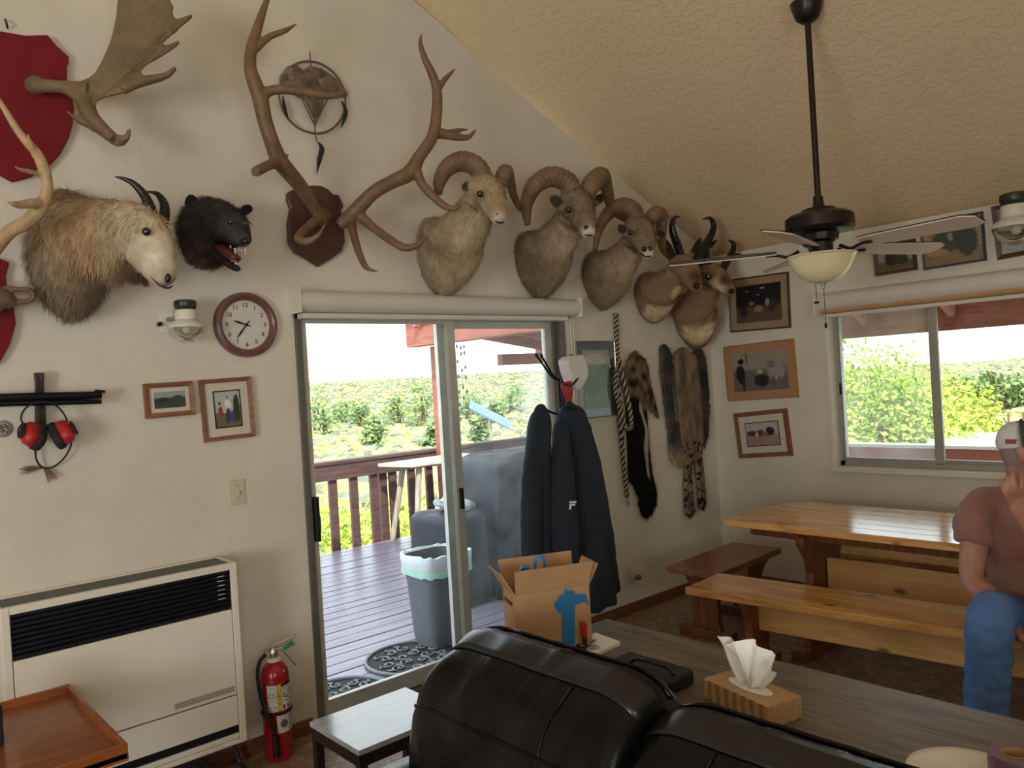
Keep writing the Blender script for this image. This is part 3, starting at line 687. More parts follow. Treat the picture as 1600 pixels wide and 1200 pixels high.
# shelf-like table by the railing
tb = thing('deck_table', Zp(620, 862, DZ), 'small weathered table with pale top and splayed legs against the railing', 'table')
T0 = [Zp(588,727,.79), Zp(646,733,.79)]
tx0, tx1, ty0, ty1, tz = 4.62, 5.75, 6.98, 7.5, .80
MB().prism([(tx0,ty1-.02,tz),(tx0+.12,ty0,tz),(tx1,ty0,tz),(tx1,ty1,tz)], (0,0,.035)).build('table_top', wood('weathered_board', S(176,170,158), S(206,200,190), 'X', 3, .6, knots=False), tb, bevel=.004)
for (xa,ya,xb,yb) in ((tx0+.28,ty0+.12,tx0+.12,ty0+.02),(tx1-.2,ty0+.1,tx1-.05,ty0),(tx0+.28,ty1-.1,tx0+.14,ty1),(tx1-.2,ty1-.1,tx1-.05,ty1)):
    MB().tube([(xa,ya,tz),(xb,yb,DZ)], [.035,.03], 8).build('leg', wood('grey_log', S(140,128,116), S(176,164,150), 'Z', 3, .7, knots=False), tb, smooth=True, sharp=50)
# bin
can = thing('trash_can', (3.0, 4.32, DZ), 'grey plastic trash can with white liner standing outside the glass door', 'trash can')
m_can = M('grey_bin_plastic', S(104,108,114), .55, 0, .12, 10)
def rsq(cx, cy, h, z, n=32, e=.45):
    return [V((cx+h*math.copysign(abs(math.cos(2*PI*j/n))**e, math.cos(2*PI*j/n)), cy+h*math.copysign(abs(math.sin(2*PI*j/n))**e, math.sin(2*PI*j/n)), z)) for j in range(n)]
CX, CY = 3.06, 4.30
MB().rings([rsq(CX,CY,.135,DZ),rsq(CX,CY,.145,DZ+.06),rsq(CX,CY,.178,.50),rsq(CX,CY,.188,.54),rsq(CX,CY,.175,.54),rsq(CX,CY,.13,.0)]).build('bin_body', m_can, can, smooth=True, sharp=50)
def wav(ring, k, s): return [p+V(((p.x-CX)*k*math.sin(i*1.7+s), (p.y-CY)*k*math.sin(i*1.3+s), .008*math.sin(i*2.1+s))) for i, p in enumerate(ring)]
MB().rings([wav(rsq(CX,CY,.192,.42),.02,1),wav(rsq(CX,CY,.195,.50),.01,2),wav(rsq(CX,CY,.198,.552),.01,3),wav(rsq(CX,CY,.184,.555),.01,4),wav(rsq(CX,CY,.16,.35),.05,5)], cap=False).build('bin_liner', M('white_liner', S(206,216,222), .45, 0, .06), can, smooth=True)
MB().rings([rsq(CX,CY,.1955,.425),rsq(CX,CY,.1975,.465)], cap=False).build('liner_band', M('mint_band', S(176,226,204), .5), can, smooth=True)
# scrollwork mats
m_rub = M('grey_rubber', S(124,128,132), .6, 0, .15, 12)
def scroll_mat(cx, cy, r, label):
    t = thing('door_mat', (cx, cy, DZ), label, 'door mat', 'scrollwork door mats')
    MB().lathe([(0.01,.0),(r*.97,0),(r*.97,.003),(.01,.003)], (cx,cy,DZ+.003), 40).build('mat_base', M('mat_dark', S(38,40,42), .8), t)
    MB().tube([(cx+r*math.cos(a*PI/24), cy+r*math.sin(a*PI/24), DZ+.012) for a in range(48)], .012, 6, closed=True).build('mat_rim', m_rub, t, smooth=True)
    k = 0
    for rr, n in ((.27,5),(.62,11),(.86,0)):
        for j in range(n):
            a0 = 2*PI*j/n+rr*4; c = V((cx+r*rr*math.cos(a0), cy+r*rr*math.sin(a0), DZ+.012)); s = 1 if (j % 2) else -1; q = r*.165
            pts = [c+V((q*(1-i/15)*math.cos(s*i*.55+a0), q*(1-i/15)*math.sin(s*i*.55+a0), 0)) for i in range(14)]
            tail = [pts[0]+(c-V((cx,cy,c.z)))*.0+V((math.cos(a0+s*1.2), math.sin(a0+s*1.2),0))*r*.16]
            MB().tube(tail+pts, [.007]*12+[.008,.009,.010], 5).build('scroll', m_rub, t, smooth=True)
p1 = Zp(640,1034,DZ); scroll_mat(p1.x+.05, p1.y+.02, .30, 'round scrollwork rubber mat partly under the grey trash can')
p2 = Zp(535,1082,DZ); scroll_mat(p2.x-.02, 3.98, .25, 'round scrollwork rubber mat near the door latch jamb')
# wind chime
wc = thing('wind_chime', (5.4, 6.4, 1.4), 'string mobile of small dark shells hanging from the porch beam', 'wind chime')
m_dk = M('dark_shell', S(70,66,70), .6); rnd = random.Random(5)
for k, px in enumerate((713, 719, 724)):
    top = Yp(px, 528, 6.3); bot = Yp(px+6, 640-10*k, 6.3); MB().tube([top, bot], .0015, 4).build('string', m_dk, wc)
    for i in range(5):
        p = top.lerp(bot, (i+.5+rnd.uniform(-.3,.3))/5); MB().ball(p, (.014,.006,.022), 8, 6).build('shell', m_dk, wc, smooth=True)
# ---------------------------------------------------------------- furniture
PN1, PN2 = S(188,128,68), S(236,186,116)
m_pine = wood('varnished_pine', PN1, PN2, 'Y', 2.4, .22, .5)
m_pine_x = wood('varnished_pine_cross', PN1, PN2, 'X', 2.4, .25, .4)
m_pine_d = wood('dark_pine_leg', S(92,50,28), S(140,84,46), 'Z', 2.4, .4, .2)
m_pine_l = wood('pale_pine_board', S(220,172,104), S(244,206,142), 'Y', 1.9, .35, .3)
# trestle dining table, planks run along the wall
TX0, TX1, TY0, TY1, TZ = 3.975, 4.745, .55, 2.665, .765
dt = thing('dining_table', (4.36, 1.6, 0), 'long varnished knotty pine trestle table in the corner under the window', 'table')
ch = .17
xs = [TX0+(TX1-TX0)*k/6 for k in range(7)]
def yend(x):
    d = min(x-TX0, TX1-x); return TY1-max(0, ch-d*1.0)*.0
for k in range(6):
    a, c = xs[k]+.0012, xs[k+1]-.0012
    e = [.0, .0, .0, .0, .0, .0]
    y1a = TY1-(.16 if k == 5 else 0)*0; 
    MB().prism([(a,TY0,TZ-.038),(c,TY0,TZ-.038),(c,TY1-(.10 if k==5 else .0),TZ-.038),(a,TY1-(.0),TZ-.038)] if k==5 else [(a,TY0,TZ-.038),(c,TY0,TZ-.038),(c,TY1,TZ-.038),(a,TY1,TZ-.038)], (0,0,.038)).build('plank', m_pine, dt, bevel=.003)
def scroll_leg(x0, x1, y, z1, th, m, parent, name='leg'):       # waisted trestle board in the x-z plane
    c, h = (x0+x1)/2, (x1-x0)/2
    prof = [(1.0,1.0),(1.0,.93),(.86,.86),(.70,.78),(.62,.66),(.70,.55),(.66,.40),(.56,.28),(.66,.16),(.92,.10),(1.0,.04),(1.0,0)]
    P = [V((c+h*a, y-th/2, z1*b_)) for a, b_ in prof] + [V((c-h*a, y-th/2, z1*b_)) for a, b_ in prof[::-1]]
    return MB().prism(P, (0,th,0)).build(name, m, parent, bevel=.006)
for y in (2.27, .95):
    scroll_leg(4.10, 4.62, y, TZ-.075, .05, m_pine_d, dt)
    MB().bx(4.02, 4.70, y-.04, y+.04, TZ-.075, TZ-.039).build('cleat', m_pine_d, dt, bevel=.004)
    MB().bx(4.02, 4.70, y-.045, y+.045, 0, .06).build('foot', m_pine_d, dt, bevel=.006)
MB().bx(4.345, 4.375, .70, 2.24, .30, .52).build('stretcher', m_pine_l, dt, bevel=.004)
MB().bx(4.14, 4.16, .62, 2.60, TZ-.11, TZ-.039).build('apron', m_pine_d, dt, bevel=.003)
m_pine_shaded = wood('shaded_pine', S(104,60,36), S(146,92,58), 'X', 2.4, .4, .15)  # pine copy with the short bench's shade put into its colour
def bench(name, label, c, along, length, width, z, inset=.32):
    a = V(along).normalized(); s = V((-a.y, a.x, 0)); c = V(c); t = thing(name, (c.x, c.y, 0), label, 'bench', 'pine benches around the table')
    hw, hl = width/2, length/2; my = m_pine if abs(a.y) > .5 else m_pine_shaded
    for k in (-1, 1):
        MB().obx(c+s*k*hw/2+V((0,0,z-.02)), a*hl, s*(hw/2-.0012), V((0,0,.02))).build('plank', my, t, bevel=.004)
    for k in (-1, 1):
        p = c+a*k*(hl-inset)
        prof = [(.92,1.0),(.92,.93),(.78,.86),(.62,.72),(.55,.55),(.62,.42),(.56,.30),(.66,.16),(.95,.10),(1.0,0)]
        P = [p-a*.022+s*hw*.86*q+V((0,0,(z-.04)*b_)) for q, b_ in prof]+[p-a*.022-s*hw*.86*q+V((0,0,(z-.04)*b_)) for q, b_ in prof[::-1]]
        MB().prism(P, a*.044).build('leg', m_pine_d, t, bevel=.005)
        MB().obx(p+V((0,0,.03)), a*.04, s*hw*1.02, V((0,0,.03))).build('foot', m_pine_d, t, bevel=.006)
    MB().obx(c+V((0,0,z-.135)), a*(hl-inset+.02), s*.016, V((0,0,.088))).build('stretcher', m_pine_l, t, bevel=.004)
    return t
a_, b_ = Zp(1070,918,.45), Zp(1500,985,.45)
dv = (b_-a_).normalized(); dv.z = 0; dv.normalize(); perp = V((-dv.y, dv.x, 0)); perp = perp if perp.x > 0 else -perp
L_ = 2.13; cen = a_+dv*(L_/2)+perp*.19; cen.z = 0
bench('pine_bench', 'long pine bench along the near side of the table with a man on it', cen, dv, L_, .38, .45)
bench('pine_bench', 'short shade-coloured pine bench across the end of the table by the wall', (4.32, 2.90, 0), (1, .06, 0), .80, .36, .45, .14)
bench('pine_bench', 'pine bench between the table and the wall under the window', (5.02, 1.45, 0), (0, 1, 0), 2.0, .30, .43)

# dark sofa table behind the sofa
m_dark = wood('worn_walnut', S(80,70,62), S(122,110,98), 'Y', 3.2, .34, .3, knots=False)
st_ = thing('sofa_table', (1.86, .9, 0), 'long dark worn walnut table standing behind the black leather sofa', 'table')
SX0, SX1, SY0, SY1, SZ = 1.60, 2.145, -.35, 1.965, .76
for k in range(3):
    x0 = SX0+(SX1-SX0)*k/3; MB().bx(x0, x0+(SX1-SX0)/3-.0005, SY0, SY1, SZ-.035, SZ).build('board', m_dark, st_, bevel=.0015)
MB().bx(SX0+.05, SX1-.05, SY0+.06, SY1-.06, SZ-.12, SZ-.036).build('apron', m_dark, st_)
for x in (SX0+.06, SX1-.12):
    for y in (SY0+.06, SY1-.12): MB().bx(x, x+.06, y, y+.06, 0, SZ-.036).build('leg', m_dark, st_, bevel=.004)

# black leather sofa
def leather():
    m, nt, b, L = base_mat('black_leather'); tc = nd(nt, 'ShaderNodeTexCoord')
    v = nd(nt, 'ShaderNodeTexVoronoi'); v.inputs['Scale'].default_value = 260; L.new(tc.outputs['Object'], v.inputs['Vector'])
    mp = nd(nt, 'ShaderNodeMapping'); mp.inputs['Scale'].default_value = (6, 14, 5); mp.inputs['Rotation'].default_value = (.5,.2,.1); L.new(tc.outputs['Object'], mp.inputs[0])
    n = nd(nt, 'ShaderNodeTexNoise'); n.inputs['Scale'].default_value = 1.6; n.inputs['Detail'].default_value = 3; n.inputs['Distortion'].default_value = 1.5; L.new(mp.outputs[0], n.inputs['Vector'])
    b1 = nd(nt, 'ShaderNodeBump'); b1.inputs['Strength'].default_value = .09; b1.inputs['Distance'].default_value = .02; L.new(n.outputs[0], b1.inputs['Height'])
    b2 = nd(nt, 'ShaderNodeBump'); b2.inputs['Strength'].default_value = .12; b2.inputs['Distance'].default_value = .002; L.new(v.outputs['Distance'], b2.inputs['Height']); L.new(b1.outputs[0], b2.inputs['Normal'])
    L.new(b2.outputs[0], b.inputs['Normal']); b.inputs['Base Color'].default_value = (*S(9,10,13),1); b.inputs['Roughness'].default_value = .24; b.inputs['Specular IOR Level'].default_value = .24
    return m
m_lth = leather()
sf = thing('leather_sofa', (1.05, .75, 0), 'black leather sofa with plump creased back cushions and padded arm', 'sofa')
m_band = M('grey_black_leather', S(20,21,22), .34, 0, .1, 30)
def cushion(name, y0, y1, seed, endcap=False, dz=0.0):
    # back cushion: a loop in x-z swept along y, fuller in the middle, with creases running from the seams
    prof = [(1.19,.40),(1.145,.55),(1.145,.70),(1.185,.82),(1.25,.905),(1.33,.955),(1.40,.975),(1.47,.955),(1.515,.90),(1.53,.78),(1.53,.55),(1.52,.30),(1.2,.30)]
    prof = [catmull([V((a,0,c)) for a, c in prof+prof[:1]], i/4) for i in range(len(prof)*4)]
    R_ = []; n = 30
    for i in range(n+1):
        u = i/n; e = 4*u*(1-u); full = min(1, (min(u, 1-u)*7))**.5
        if endcap and u > .5: full = min(1, ((1-u)*7))**.5
        sink = (1-full); y = y0+(y1-y0)*u; ring = []
        for q, p in enumerate(prof):
            x, z = p.x, p.z
            cx, czz = 1.36, .62
            k = 1-.13*sink
            x2, z2 = cx+(x-cx)*k, czz+(z-czz)*k
            wob = .010*noise.noise(V((x*5+seed, y*9, z*5)))+.006*noise.noise(V((x*14, y*20+seed, z*12)))
            cre = (.028*(1-abs(math.sin(y*17+z*7+2.2*noise.noise(V((y*4,z*4,seed))))))**2.5-.004)*max(0, min(1, (z-.62)/.2))*max(0, .5+noise.noise(V((y*5+seed, z*2, x*2))))
            x2 -= wob+cre*.6; z2 += wob*.7+cre*.4
            ring.append(V((x2, y, z2-.022+dz*max(0, (z2-.5)/.45))))
        R_.append(ring)
    o = MB().rings(R_).build(name, m_lth, sf, smooth=True)
    # flat leather band along the crown
    MB().sheet(lambda u, v: R_[int(round(u*n))][19+int(round(v*5))]+V((.003,0,.006)), n, 5, .003).build('crown_band', m_band, o, smooth=True)
    i6 = 6*4
    MB().tube([r[i6+3]+V((0,0,.004)) for r in R_], .006, 6).build('seam', m_lth, o, smooth=True)
    MB().tube([r[4*3]+V((-.002,0,.0)) for r in R_], .004, 6).build('seam', m_lth, o, smooth=True)
    MB().tube([R_[int(n*(.28 if endcap else .72))][q]+V((-.001,0,.001)) for q in range(5, 20)], .0022, 5).build('stitching', m_lth, o, smooth=True)
    return o
cushion('back_cushion', 1.135, 1.835, 2, True)
cushion('back_cushion', .44, 1.13, 6, dz=-.036)
cushion('back_cushion', -.26, .435, 11, dz=-.040)
MB().bx(1.36, 1.545, -.4, 1.80, .08, .86).build('back_frame', m_lth, sf, bevel=.06, smooth=True)
MB().bx(.52, 1.34, -.26, 1.72, .10, .30).build('seat_base', m_lth, sf, bevel=.03)
for y0, y1 in ((1.135,1.70),(.44,1.13),(-.26,.435)): MB().bx(.50, 1.20, y0+.004, y1-.004, .30, .47).build('seat_cushion', m_lth, sf, bevel=.05, smooth=True)
for y0 in (1.72, -.50):
    P = []
    for k in range(13): a_ = PI*k/12; P.append(V((.55, y0+.125+.135*math.cos(a_), .50+.12*math.sin(a_))))
    P = [V((.55,y0-.0,.1))]+P[::-1]+[V((.55,y0+.25,.1))]
    MB().prism(P, (.86,0,0)).build('arm', m_lth, sf, smooth=True, sharp=50)
for x in (.6, 1.45):
    for y in (-.4, 1.85): MB().lathe([(.03,0),(.035,.1)], (x,y,0), 12).build('foot', m_black, sf)

# end table by the door
en = thing('end_table', (1.46, 2.43, 0), 'small black end table with bluish glossy top between sofa and door', 'table')
ez = .50; ex0, ex1, ey0, ey1 = 1.256, 1.602, 2.252, 2.585
m_etop = wood('grey_laminate', S(150,156,166), S(178,184,194), 'X', 4, .16, .6, knots=False); m_ebk = M('espresso_wood', S(34,26,24), .4, 0, .15, 8)
ex1 = 1.66
MB().bx(ex0, ex1, ey0, ey1, ez-.018, ez).build('table_top', m_etop, en, bevel=.002)
MB().bx(ex0+.004, ex1-.004, ey0+.004, ey1-.004, ez-.06, ez-.0185).build('apron', m_ebk, en, bevel=.002)
for x in (ex0+.004, ex1-.034):
    for y in (ey0+.004, ey1-.034): MB().bx(x, x+.03, y, y+.03, 0, ez-.0605).build('leg', m_ebk, en, bevel=.002)
for y in (ey0+.01, ey1-.03): MB().bx(ex0+.034, ex1-.034, y, y+.02, .04, .06).build('rail', m_ebk, en)

# wooden tray table
ty = thing('tray_table', (.36, 2.9, 0), 'orange-brown wooden folding tray table with raised rim in front of the heater', 'table')
m_tray = wood('honey_wood', S(128,68,28), S(160,92,42), 'X', 3, .35, .2, knots=False)
tz = .62; q0, q1 = Zp(107,1067,tz), Zp(186,1165,tz)
X1, Y1_, Y0_ = q0.x, q0.y-.01, q1.y; X0 = X1-.50
MB().bx(X0, X1, Y0_, Y1_, tz-.045, tz-.03).build('tray_board', m_tray, ty)
for bxs in ((X0,X1,Y0_,Y0_+.014),(X0,X1,Y1_-.014,Y1_),(X0,X0+.014,Y0_+.014,Y1_-.014),(X1-.014,X1,Y0_+.014,Y1_-.014)):
    MB().bx(*bxs, tz-.055, tz).build('rim', m_tray, ty, bevel=.004)
for y in (Y0_+.06, Y1_-.10):
    MB().bar((X0+.05,y,tz-.05),(X1-.06,y+.02,.0), .022,.04).build('leg', m_tray, ty, bevel=.004)
    MB().bar((X1-.05,y+.03,tz-.05),(X0+.06,y+.05,.0), .022,.04).build('leg', m_tray, ty, bevel=.004)
MB().bar((X1-.09,Y0_+.06,.10),(X1-.09,Y1_-.08,.10), .025,.03).build('crossbar', m_tray, ty)
bk = MB(); c = Zp(-12,1162,tz-.03); tb_ = thing('tissue_box', c, 'black tissue box with silver line pattern on the wooden tray table', 'tissue box')
bb = (c.x-.09, c.x+.026, c.y-.05, c.y+.07, tz-.029, tz+.10)
MB().bx(*bb).build('carton', M('black_carton', S(26,30,34), .35), tb_, bevel=.003)
m_sil = M('silver_lines', S(190,196,200), .3, .6); rnd = random.Random(4)
for k in range(7):
    z0, z1 = tz-.02+rnd.random()*.03, tz+.05+rnd.random()*.045
    MB().bar((bb[1]+.0006, bb[2]+.01+k*.015, z0), (bb[1]+.0006, bb[2]+.03+((k*5) % 7)*.012, z1), .0015, .0015, (1,0,0)).build('line_print', m_sil, tb_)

# cardboard box with blue tape
m_card = M('cardboard', S(176,138,98), .8, 0, .08, 9, .1, 40); m_tape = M('blue_painter_tape', S(36,112,168), .5, 0, .08)
cb = thing('cardboard_box', (1.9, 1.75, SZ), 'open cardboard box mended with blue tape on the dark walnut table', 'box')
fl, fr_ = Zp(778,990,SZ+.0), Zp(905,1003,SZ)
o0 = V((1.665, 1.915, SZ)); ax = (V((1.895, 1.81, SZ))-o0); ww = ax.length; ax.normalize(); ay = V((-ax.y, ax.x, 0)); ay = ay if ay.x > 0 else -ay
dp, hh = .13, .20
def bp(u, v, z): return o0+ax*ww*u+ay*dp*v+V((0,0,z))
def wallp(p, q, h0, h1, nm): 
    n = V((q-p)).cross(V((0,0,1))).normalized()*.004
    return MB().prism([p+V((0,0,h0)), q+V((0,0,h0)), q+V((0,0,h1)), p+V((0,0,h1))], n).build(nm, m_card, cb)
wallp(bp(0,0,0), bp(1,0,0), .002, hh, 'side'); wallp(bp(1,1,0), bp(0,1,0), .002, hh, 'side'); wallp(bp(0,1,0), bp(0,0,0), .002, hh, 'side'); wallp(bp(1,0,0), bp(1,1,0), .002, hh, 'side')
MB().prism([bp(0,0,.001),bp(1,0,.001),bp(1,1,.001),bp(0,1,.001)], (0,0,.004)).build('base', m_card, cb)
def flap(p, q, out, up_): 
    v_ = V(out)*.03+V((0,0,up_)); n = (q-p).cross(v_).normalized()*.0035
    return MB().prism([p, q, q+v_+(q-p)*.03, p+v_-(q-p)*.03], n).build('flap', m_card, cb)
flap(bp(0,0,hh), bp(1,0,hh), -ay, .085); flap(bp(1,1,hh), bp(0,1,hh), ay, .085)
flap(bp(0,1,hh), bp(0,0,hh), -ax*1.5, .075); flap(bp(1,0,hh), bp(1,1,hh), ax*1.2, .07)
def front(u, z, o=.0045): return bp(u,0,z)-ay*o
MB().prism([front(.58,.01),front(.76,.01),front(.78,.10),front(.80,.19),front(.66,.20),front(.60,.12)], -ay*.001).build('tape', m_tape, cb)
MB().prism([front(.50,.155,.0047),front(.56,.125,.0047),front(.92,.150,.0047),front(.99,.135,.0047),front(.95,.175,.0047),front(.60,.185,.0047)], -ay*.001).build('tape', m_tape, cb)
MB().tube([bp(.08,.2,hh+.06), bp(.15,.15,hh+.085), bp(.22,.2,hh+.05), bp(.12,.35,hh+.01)], [.012,.02,.016,.01], 6, 3, flat=.3).build('tape', m_tape, cb, smooth=True)
text('lettering', 'DO NOT', .022, bp(0,.5,.165)-ax*.0056, -ay, (0,0,1), M('box_ink', S(60,48,40), .8), cb)
gf = thing('folder', bp(.6,.5,hh), 'bright green plastic folder sticking out of the cardboard box', 'folder')
MB().prism([bp(.45,.45,.06), bp(.95,.70,.06), bp(.95,.72,hh+.055), bp(.45,.47,hh+.05)], ay*.006).build('cover', M('green_plastic', S(60,170,110), .4), gf)
bl = MB().tube([bp(.38,.72,hh+.02), bp(.42,.70,hh+.085), bp(.52,.70,hh+.09), bp(.55,.72,hh+.03)], .008, 8, 4, flat=.5)
setp(bl.build('blue_strap', M('blue_webbing', S(40,130,200), .5), smooth=True), 'blue webbing strap looping out of the cardboard box', 'strap')

# things on the walnut table
m_paper = M('white_paper', S(232,230,226), .6, 0, .03)
pp = thing('target_sheets', Zp(905,1010,SZ), 'stack of white paper target sheets with grey rings on the walnut table', 'paper')
t0, t1 = Zp(930,990,SZ), Zp(966,1008,SZ); 
pc = [Zp(880,1020,SZ), Zp(931,994,SZ), Zp(969,1008,SZ), Zp(914,1036,SZ)]
MB().prism([V((p.x,p.y,SZ+.0005)) for p in pc[::-1]], (0,0,.012)).build('sheets', m_paper, pp)
m_ring = M('grey_print', S(120,112,116), .7)
for px, py in ((927,1012),(908,1022)):
    c = Zp(px,py,SZ+.0128); c.z = SZ+.0132
    for r in (.020,.012,.005): MB().tube([c+V((r*math.cos(a*PI/12), r*math.sin(a*PI/12), 0)) for a in range(24)], .0011, 4, closed=True).build('ring_print', m_ring, pp)
mk = thing('marker', Zp(912,995,SZ+.013), 'red-capped marker standing by the cardboard box', 'marker')
c = Zp(914,1010,SZ+.0135); c.z = SZ+.0135
MB().lathe([(.009,0),(.009,.03)], c, 14).build('barrel', m_black, mk); MB().lathe([(.0105,.0305),(.011,.075),(.008,.08)], c, 14).build('cap', M('red_plastic', S(170,24,34), .35), mk)
gl = thing('safety_glasses', Zp(885,1003,SZ+.02), 'dark wrap-around safety glasses lying beside the paper target sheets', 'glasses')
c = Zp(893,1019,SZ+.014); c.z = SZ+.0135
for s in (-1,1): MB().loft([(c+RT*(.028*s-.02)+V((0,0,.002)), V((0,0,1)), .004,.003),(c+RT*.028*s+V((0,0,.014)), V((0,0,1)), .016,.004),(c+RT*(.028*s+.02)+V((0,0,.002)), V((0,0,1)), .004,.003)], 10, 5).build('lens', M('smoke_lens', S(30,32,36), .1), gl, smooth=True)
for s in (-1,1): MB().tube([c+RT*.05*s+V((0,0,.015)), c+RT*.055*s+V((.05,.03,.014)), c+RT*.045*s+V((.10,.05,.004))], .003, 6, 4).build('temple', m_black, gl, smooth=True)
cs = thing('camera_case', Zp(985,1040,SZ), 'flat black hard case with silver latches behind the sofa back', 'case')
c0 = V((1.755,1.45,SZ)); MB().bx(1.68,1.84,1.36,1.60,SZ+.0005,SZ+.045).build('case_body', m_black, cs, bevel=.01)
for y in (1.42,1.54): MB().bx(1.835,1.845,y-.012,y+.012,SZ+.014,SZ+.040).build('latch', m_alu, cs)
MB().tube([(1.76,1.37,SZ+.045),(1.76,1.40,SZ+.062),(1.76,1.50,SZ+.062),(1.76,1.53,SZ+.045)], .005, 6, 4).build('handle', m_black, cs, smooth=True)
tx = thing('tissue_carton', Zp(1170,1090,SZ), 'flat tan striped tissue box with a white tissue pulled up', 'tissue box')
q = [Zp(1085,1070,SZ+.055), Zp(1148,1045,SZ+.055), Zp(1262,1092,SZ+.055)]
u_, v_ = q[2]-q[1], q[0]-q[1]; u_.z = v_.z = 0; u_ = u_.normalized()*.235; v_ = V((u_.y,-u_.x,0)).normalized()*.115; v_ = v_ if v_.x < 0 else -v_
o1 = V((q[1].x,q[1].y,SZ+.0005))
def stripes():
    m, nt, b, L = base_mat('tan_stripe_carton'); tc = nd(nt,'ShaderNodeTexCoord'); w_ = nd(nt,'ShaderNodeTexWave'); w_.inputs['Scale'].default_value = 42; w_.inputs['Distortion'].default_value = 1.6; w_.inputs['Detail Scale'].default_value = .4
    L.new(tc.outputs['Object'], w_.inputs['Vector']); cr = nd(nt,'ShaderNodeValToRGB'); cr.color_ramp.elements[0].color = (*S(150,116,76),1); cr.color_ramp.elements[1].color = (*S(196,164,118),1)
    L.new(w_.outputs[0], cr.inputs[0]); L.new(cr.outputs[0], b.inputs['Base Color']); b.inputs['Roughness'].default_value = .6; return m
MB().prism([o1, o1+u_, o1+u_+v_, o1+v_], (0,0,.055)).build('carton', stripes(), tx, bevel=.002)
tc_ = o1+u_*.5+v_*.5+V((0,0,.056)); ur, vr = u_.normalized(), v_.normalized()
MB().prism([tc_+ur*.075*math.cos(a*PI/8)+vr*.028*math.sin(a*PI/8)-V((0,0,.0005)) for a in range(16)], (0,0,.0012)).build('slot_film', m_paper, tx)
def tis(u, v):
    s, h = u*2-1, v; w_ = .026+.078*h**.8; fold = .022*math.sin(s*4.6+h*2)*(1-h*.3)+.012*math.sin(s*15+1)
    z = .002+.120*h*(1-.20*abs(s)**2)-.05*max(0,h-.7)*abs(s)+.012*math.sin(s*5)*h
    return tc_+ur*(s*w_*1.15-.012*h)+vr*(fold*(.4+h)+.025*max(0,h-.6))+V((0,0,z))
MB().sheet(tis, 26, 16, .0006).build('tissue', M('white_tissue', S(240,238,232), .9, 0, .02), tx, smooth=True)
pl = thing('paper_plate', Zp(1525,1195,SZ), 'white ridged paper plate at the table edge by the purple tape roll', 'plate')
c = Zp(1512,1226,SZ); MB().lathe([(.001,.004),(.075,.004),(.10,.018),(.115,.022),(.115,.025),(.10,.021),(.075,.007),(.001,.007)], V((c.x,c.y,SZ)), 48, fn=lambda a,h: 1+.006*math.sin(a*40)).build('plate_disc', m_paper, pl, smooth=True)
rl_ = thing('tape_roll', Zp(1590,1190,SZ), 'purple roll of adhesive tape on the walnut table corner', 'tape roll')
c = Zp(1588,1222,SZ); MB().lathe([(.025,.0),(.048,.0),(.05,.004),(.05,.056),(.048,.06),(.025,.06),(.025,.0)], V((c.x,c.y,SZ+.0005)), 32, cap=False).build('tape_wound', M('purple_tape', S(120,84,112), .35), rl_, smooth=True, sharp=40)
MB().lathe([(.0225,.001),(.0248,.001),(.0248,.061),(.0225,.061),(.0225,.001)], V((c.x,c.y,SZ+.0005)), 32, cap=False).build('core', m_card, rl_, smooth=True, sharp=40)
# rug inside the door
rg = MB().bx(1.95, 3.2, YA-.62, YA-.05, .0005, .018); o = rg.build('door_rug', M('dark_brown_shag', S(58,44,42), .95, 0, .4, 90, .8, 200), bevel=.006); setp(o, 'dark brown shag rug on the floor inside the glass door', 'rug')

# ---------------------------------------------------------------- wall heater, extinguisher, small fittings
ht = thing('wall_heater', (.95, YA-.1, .1), 'white gas wall heater with black louvred grilles', 'heater')
m_ht = M('heater_enamel', S(226,222,210), .38, 0, .05, 3); m_grl = M('grille_black', S(14,17,24), .4)
hx0, hx1, hz0, hz1 = .472, 1.338, .175, .945; hy0, hy1 = YA-.22, YA-.002
b = MB(); fw_ = .03
b.bx(hx0, hx0+.012, hy0, hy1, hz0, hz1); b.bx(hx1-.012, hx1, hy0, hy1, hz0, hz1); b.bx(hx0+.012, hx1-.012, hy1-.012, hy1, hz0, hz1); b.bx(hx0+.012, hx1-.012, hy0+.02, hy1-.012, hz0, hz0+.012)
b.bx(hx0, hx0+fw_, hy0-.012, hy0, hz0, hz1); b.bx(hx1-fw_, hx1, hy0-.012, hy0, hz0, hz1); b.bx(hx0+fw_, hx1-fw_, hy0-.012, hy0, hz1-.028, hz1); b.bx(hx0+fw_, hx1-fw_, hy0-.012, hy0, hz0, hz0+.02)
b.bx(hx0+.012, hx1-.012, hy0, hy0+.016, hz1-.012, hz1); b.bx(hx0+.012, hx1-.012, hy1-.026, hy1-.012, hz1-.012, hz1)
b.build('cabinet', m_ht, ht, bevel=.004)
MB().bx(hx0+.014, hx1-.014, hy0+.017, hy1-.027, hz1-.02, hz1-.006).build('top_grille', m_grl, ht)
tg = MB().bx(hx0+fw_, hx1-fw_, hy0+.01, hy0+.02, hz1-.195, hz1-.03).build('front_grille', m_grl, ht)
for k in range(8):
    z = hz1-.045-k*.019; MB().prism([(hx0+fw_,hy0-.004,z-.006),(hx0+fw_,hy0+.009,z),(hx0+fw_,hy0+.009,z+.003),(hx0+fw_,hy0-.004,z-.003)], (hx1-hx0-2*fw_,0,0)).build('louvre', m_grl, tg)
for k in range(6): MB().bx(hx1-fw_-.055, hx1-fw_-.025, hy0-.0055, hy0-.0045, hz1-.050-k*.019, hz1-.0475-k*.019).build('louvre_mark', m_white, tg)
MB().bx(hx0+fw_+.002, hx1-fw_-.002, hy0-.010, hy0+.004, .385, hz1-.197).build('front_panel', m_ht, ht, bevel=.003)
